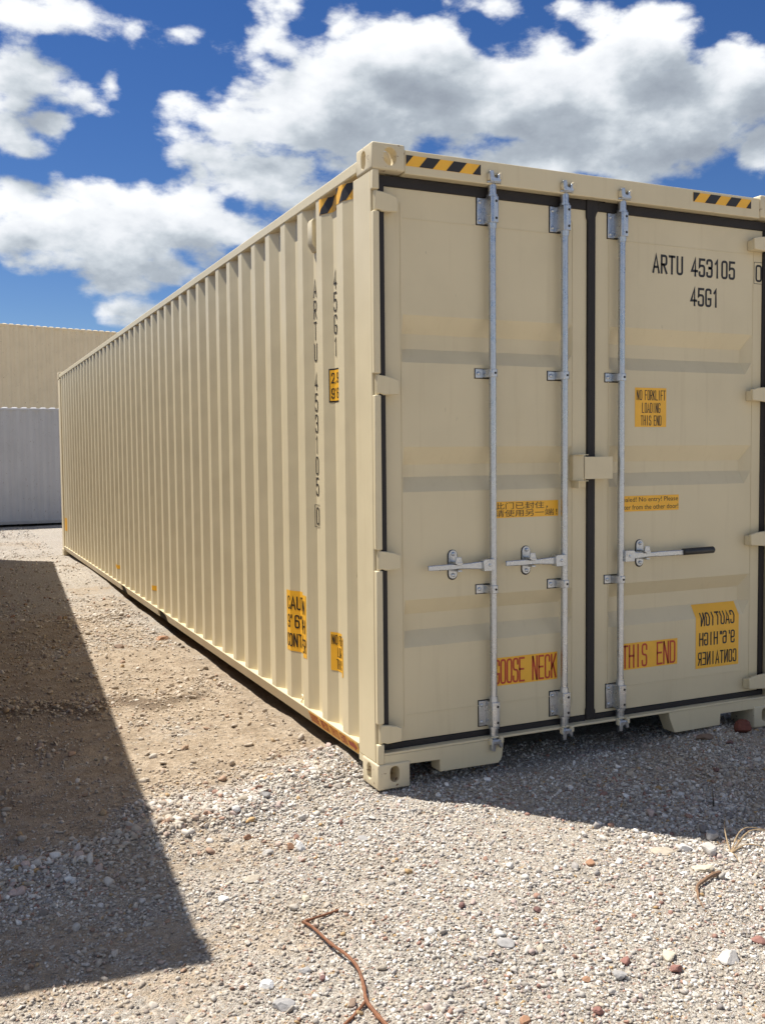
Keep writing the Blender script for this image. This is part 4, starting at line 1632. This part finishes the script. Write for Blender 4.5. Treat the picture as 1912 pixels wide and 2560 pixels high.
WHT, GRY, PAL_, TAN_, CRM, ORG, RED, MRN, BRK, BRN = ((0.62, 0.595, 0.56), (0.36, 0.345, 0.33), (0.52, 0.485, 0.44), (0.44, 0.38, 0.30), (0.56, 0.50, 0.38), (0.36, 0.205, 0.125), (0.30, 0.155, 0.125), (0.20, 0.115, 0.10), (0.17, 0.060, 0.042), (0.24, 0.17, 0.125))
ROCKS = [
    (-0.562, -0.403, 0.034, ORG, 'orange stone touching a white stone on the gravel', 0.8),
    (-0.525, -0.422, 0.044, WHT, 'white rounded stone touching an orange stone', 0.8),
    (-0.659, -0.422, 0.045, PAL_, 'pale heart shaped stone left of the orange stone', 0.6),
    (-0.784, -0.598, 0.066, TAN_, 'flat tan stone beside the edge of the left shadow', 0.35),
    (-0.663, -0.854, 0.032, CRM, 'cream stone just beyond the bend of the vine stem', 0.7),
    (-0.952, -1.315, 0.040, (0.80, 0.78, 0.74), 'brightest white stone in the left foreground', 0.6),
    (-0.938, -1.427, 0.056, GRY, 'broad grey stone in front of the brightest white stone', 0.5),
    (-0.821, -1.272, 0.036, GRY, 'grey stone left of the curved vine stem', 0.5),
    (-0.760, -1.500, 0.034, BRN, 'brown stone where the vine stem forks', 0.6),
    (-0.789, -1.342, 0.021, MRN, 'small maroon stone left of the vine stem', 0.8),
    (-0.914, -0.716, 0.042, WHT, 'white flat stone between the left shadow and the vine stem', 0.35),
    (-0.273, -0.447, 0.044, GRY, 'flat grey stone in the sunlit gravel before the corner casting', 0.4),
    (-0.178, 0.528, 0.040, TAN_, 'tan rounded stone on the dirt beside the bottom rail', 0.7),
    (-0.684, -0.231, 0.035, ORG, 'orange stone at the front foot of the gravel ridge', 0.7),
    (-0.501, 0.101, 0.052, GRY, 'grey angular stone on top of the gravel ridge', 0.7),
    (-0.665, -0.011, 0.050, WHT, 'white angular stone on the gravel ridge', 0.7),
    (2.131, -0.070, 0.112, BRK, 'lump of dark red brick beside the right bottom casting', 0.75),
    (1.843, -0.083, 0.095, BRN, 'flat brown stone in the shade under the right door', 0.35),
    (1.920, -0.181, 0.050, MRN, 'thin maroon stone in the shade near the brick lump', 0.3),
    (1.600, -0.425, 0.036, MRN, 'maroon stone in the middle of the container shadow', 0.7),
    (1.202, -0.615, 0.038, WHT, 'white stone in the shadow left of the upright stem', 0.8),
    (1.236, -0.696, 0.052, PAL_, 'pale broad stone near the upright stem in the shadow', 0.6),
    (0.865, -1.151, 0.072, PAL_, 'big pale cube shaped stone at the tip of the shadow', 0.85),
    (0.973, -1.050, 0.060, GRY, 'grey stone behind the big cube shaped stone', 0.75),
    (0.800, -1.100, 0.048, WHT, 'white stone left of the big cube shaped stone', 0.7),
    (0.700, -1.074, 0.085, TAN_, 'flat tan slab at the edge of the container shadow', 0.3),
    (0.733, -1.271, 0.080, CRM, 'flat cream stone behind the brown stick', 0.25),
    (0.187, -1.701, 0.052, CRM, 'cream stone above the dark red stone in the right foreground', 0.6),
    (0.349, -1.780, 0.078, PAL_, 'large light grey stone in the right foreground', 0.45),
    (0.052, -1.674, 0.042, RED, 'red stone left of the cream stone in the foreground', 0.5),
    (0.158, -1.767, 0.036, RED, 'dark red stone below the cream stone in the foreground', 0.8),
    (-0.014, -1.726, 0.044, GRY, 'light grey rounded stone below the red foreground stone', 0.6),
    (-0.112, -1.696, 0.027, ORG, 'small orange stone in the middle foreground', 0.6),
    (-0.212, -1.425, 0.056, GRY, 'grey slab shaped stone right of the vine stem', 0.4),
    (0.003, -1.280, 0.028, MRN, 'maroon stone on pale gravel in the middle of the yard', 0.8),
    (0.390, -1.048, 0.042, ORG, 'orange stone in the sunlit gravel below the doors', 0.5),
    (0.512, -1.735, 0.044, RED, 'red stone at the right edge of the picture', 0.6),
    (-0.176, -1.839, 0.031, RED, 'red stone at the bottom edge of the picture', 0.7),
    (-0.380, -1.790, 0.034, ORG, 'orange stone at the bottom edge right of the vine stem', 0.5),
    (-0.212, -1.144, 0.027, MRN, 'dark red stone in the open gravel right of the vine tip', 0.8),
    (-0.070, 4.293, 0.110, ORG, 'orange brown clod on the dirt along the bottom rail', 0.35),
    (-0.47, 4.05, 0.10, BRN, 'dark brown clod in the sunlit dirt strip', 0.35),
]
for i, (x, y, w, c, lb, fl) in enumerate(ROCKS):
    rock(x, y, w, c, lb, fl, i)


def stick(name, pts, r0, r1, mat, label, cat, n=8, lift=None, parent=None):
    out = []
    for i, p in enumerate(pts):
        x, y = p[0], p[1]
        z = zat(x, y) + (p[2] if len(p) > 2 else 0.006)
        out.append(Vector((x, y, z)))
    # smooth in between
    sm, rad = [], []
    for i in range(len(out) - 1):
        p0, p1, p2, p3 = out[max(i - 1, 0)], out[i], out[i + 1], out[min(i + 2, len(out) - 1)]
        for k in range(4):
            t = k / 4
            sm.append(0.5 * ((2 * p1) + (p2 - p0) * t + (2 * p0 - 5 * p1 + 4 * p2 - p3) * t * t + (3 * p1 - p0 - 3 * p2 + p3) * t ** 3))
    sm.append(out[-1])
    m_ = len(sm)
    for i in range(m_):
        t = i / (m_ - 1)
        rad.append((r0 + (r1 - r0) * t) * (1 + 0.22 * math.sin(i * 2.4) * rnd.random() + (0.35 if i % 7 == 3 else 0.0) * rnd.random()))
    b = B()
    b.tube(sm, rad, n)
    o = b.obj(name, mat, parent, smooth=True)
    if label:
        tag(o, label, cat)
    return o


M_vine = bark('reddish brown vine bark', (0.215, 0.088, 0.04))
M_twig = bark('brown twig bark', (0.22, 0.13, 0.075))
M_dry = bark('dry straw stem', (0.36, 0.26, 0.15))
vine = empty('vine_stem', (-0.725, -1.5, zat(-0.725, -1.5)))
tag(vine, 'long reddish brown vine stem lying bent on the gravel in the foreground', 'stem')


def child(o, par):
    o.parent = par
    o.matrix_parent_inverse = Matrix.Translation(-Vector(par.location))
    return o


child(stick('main_stem', [(-0.725, -1.66, 0.010), (-0.726, -1.576, 0.012), (-0.724, -1.513, 0.014), (-0.700, -1.437, 0.018), (-0.686, -1.361, 0.022), (-0.687, -1.274, 0.024), (-0.699, -1.177, 0.022), (-0.713, -1.059, 0.016), (-0.727, -1.006, 0.010)], 0.0060, 0.0044, M_vine, None, None), vine)
child(stick('bent_tip', [(-0.731, -1.008, 0.010), (-0.70, -0.999, 0.009), (-0.628, -0.981, 0.006), (-0.569, -0.964, 0.003)], 0.0052, 0.0034, M_vine, None, None), vine)
child(stick('side_branch', [(-0.724, -1.511, 0.012), (-0.782, -1.559, 0.006), (-0.842, -1.600, 0.004)], 0.0052, 0.0034, M_vine, None, None), vine)

stick('stick', [(0.745, -1.332, 0.012), (0.690, -1.35, 0.016), (0.635, -1.367, 0.014), (0.59, -1.387, 0.012), (0.555, -1.43, 0.008), (0.538, -1.452, 0.006), (0.501, -1.528, 0.003)], 0.0085, 0.0020, M_twig, 'short crooked brown stick on the sunlit gravel at the right', 'stick')
stick('stick', [(-0.990, 0.02, 0.006), (-0.95, -0.01, 0.012), (-0.916, -0.043, 0.006)], 0.0040, 0.0022, M_twig, 'thin dark twig at the shadow edge behind the gravel ridge', 'stick')
stick('stick', [(1.215, -0.809, 0.0), (1.22, -0.80, 0.04), (1.222, -0.795, 0.085)], 0.0032, 0.0012, bark('dark dead stem', (0.03, 0.028, 0.022)), 'small dark stem standing upright in the container shadow', 'stem')
weed = empty('dry_weed', (0.948, -1.181, zat(0.948, -1.181)))
tag(weed, 'dry straw coloured weed with thin arching stems at the right edge', 'weed')
for pts in ([(0.948, -1.181, 0.0), (0.985, -1.12, 0.03), (1.04, -1.05, 0.05), (1.092, -1.003, 0.055)],
            [(0.948, -1.181, 0.0), (1.02, -1.14, 0.045), (1.10, -1.11, 0.05), (1.20, -1.11, 0.02)],
            [(0.948, -1.181, 0.0), (1.00, -1.20, 0.03), (1.04, -1.24, 0.03), (1.05, -1.30, 0.004)],
            [(0.948, -1.181, 0.0), (1.06, -1.16, 0.06), (1.14, -1.19, 0.05), (1.17, -1.27, 0.01)],
            [(0.948, -1.181, 0.0), (0.93, -1.22, 0.012), (0.90, -1.27, 0.006)]):
    child(stick('stem', pts, 0.0032, 0.0012, M_dry, None, None, 6), weed)
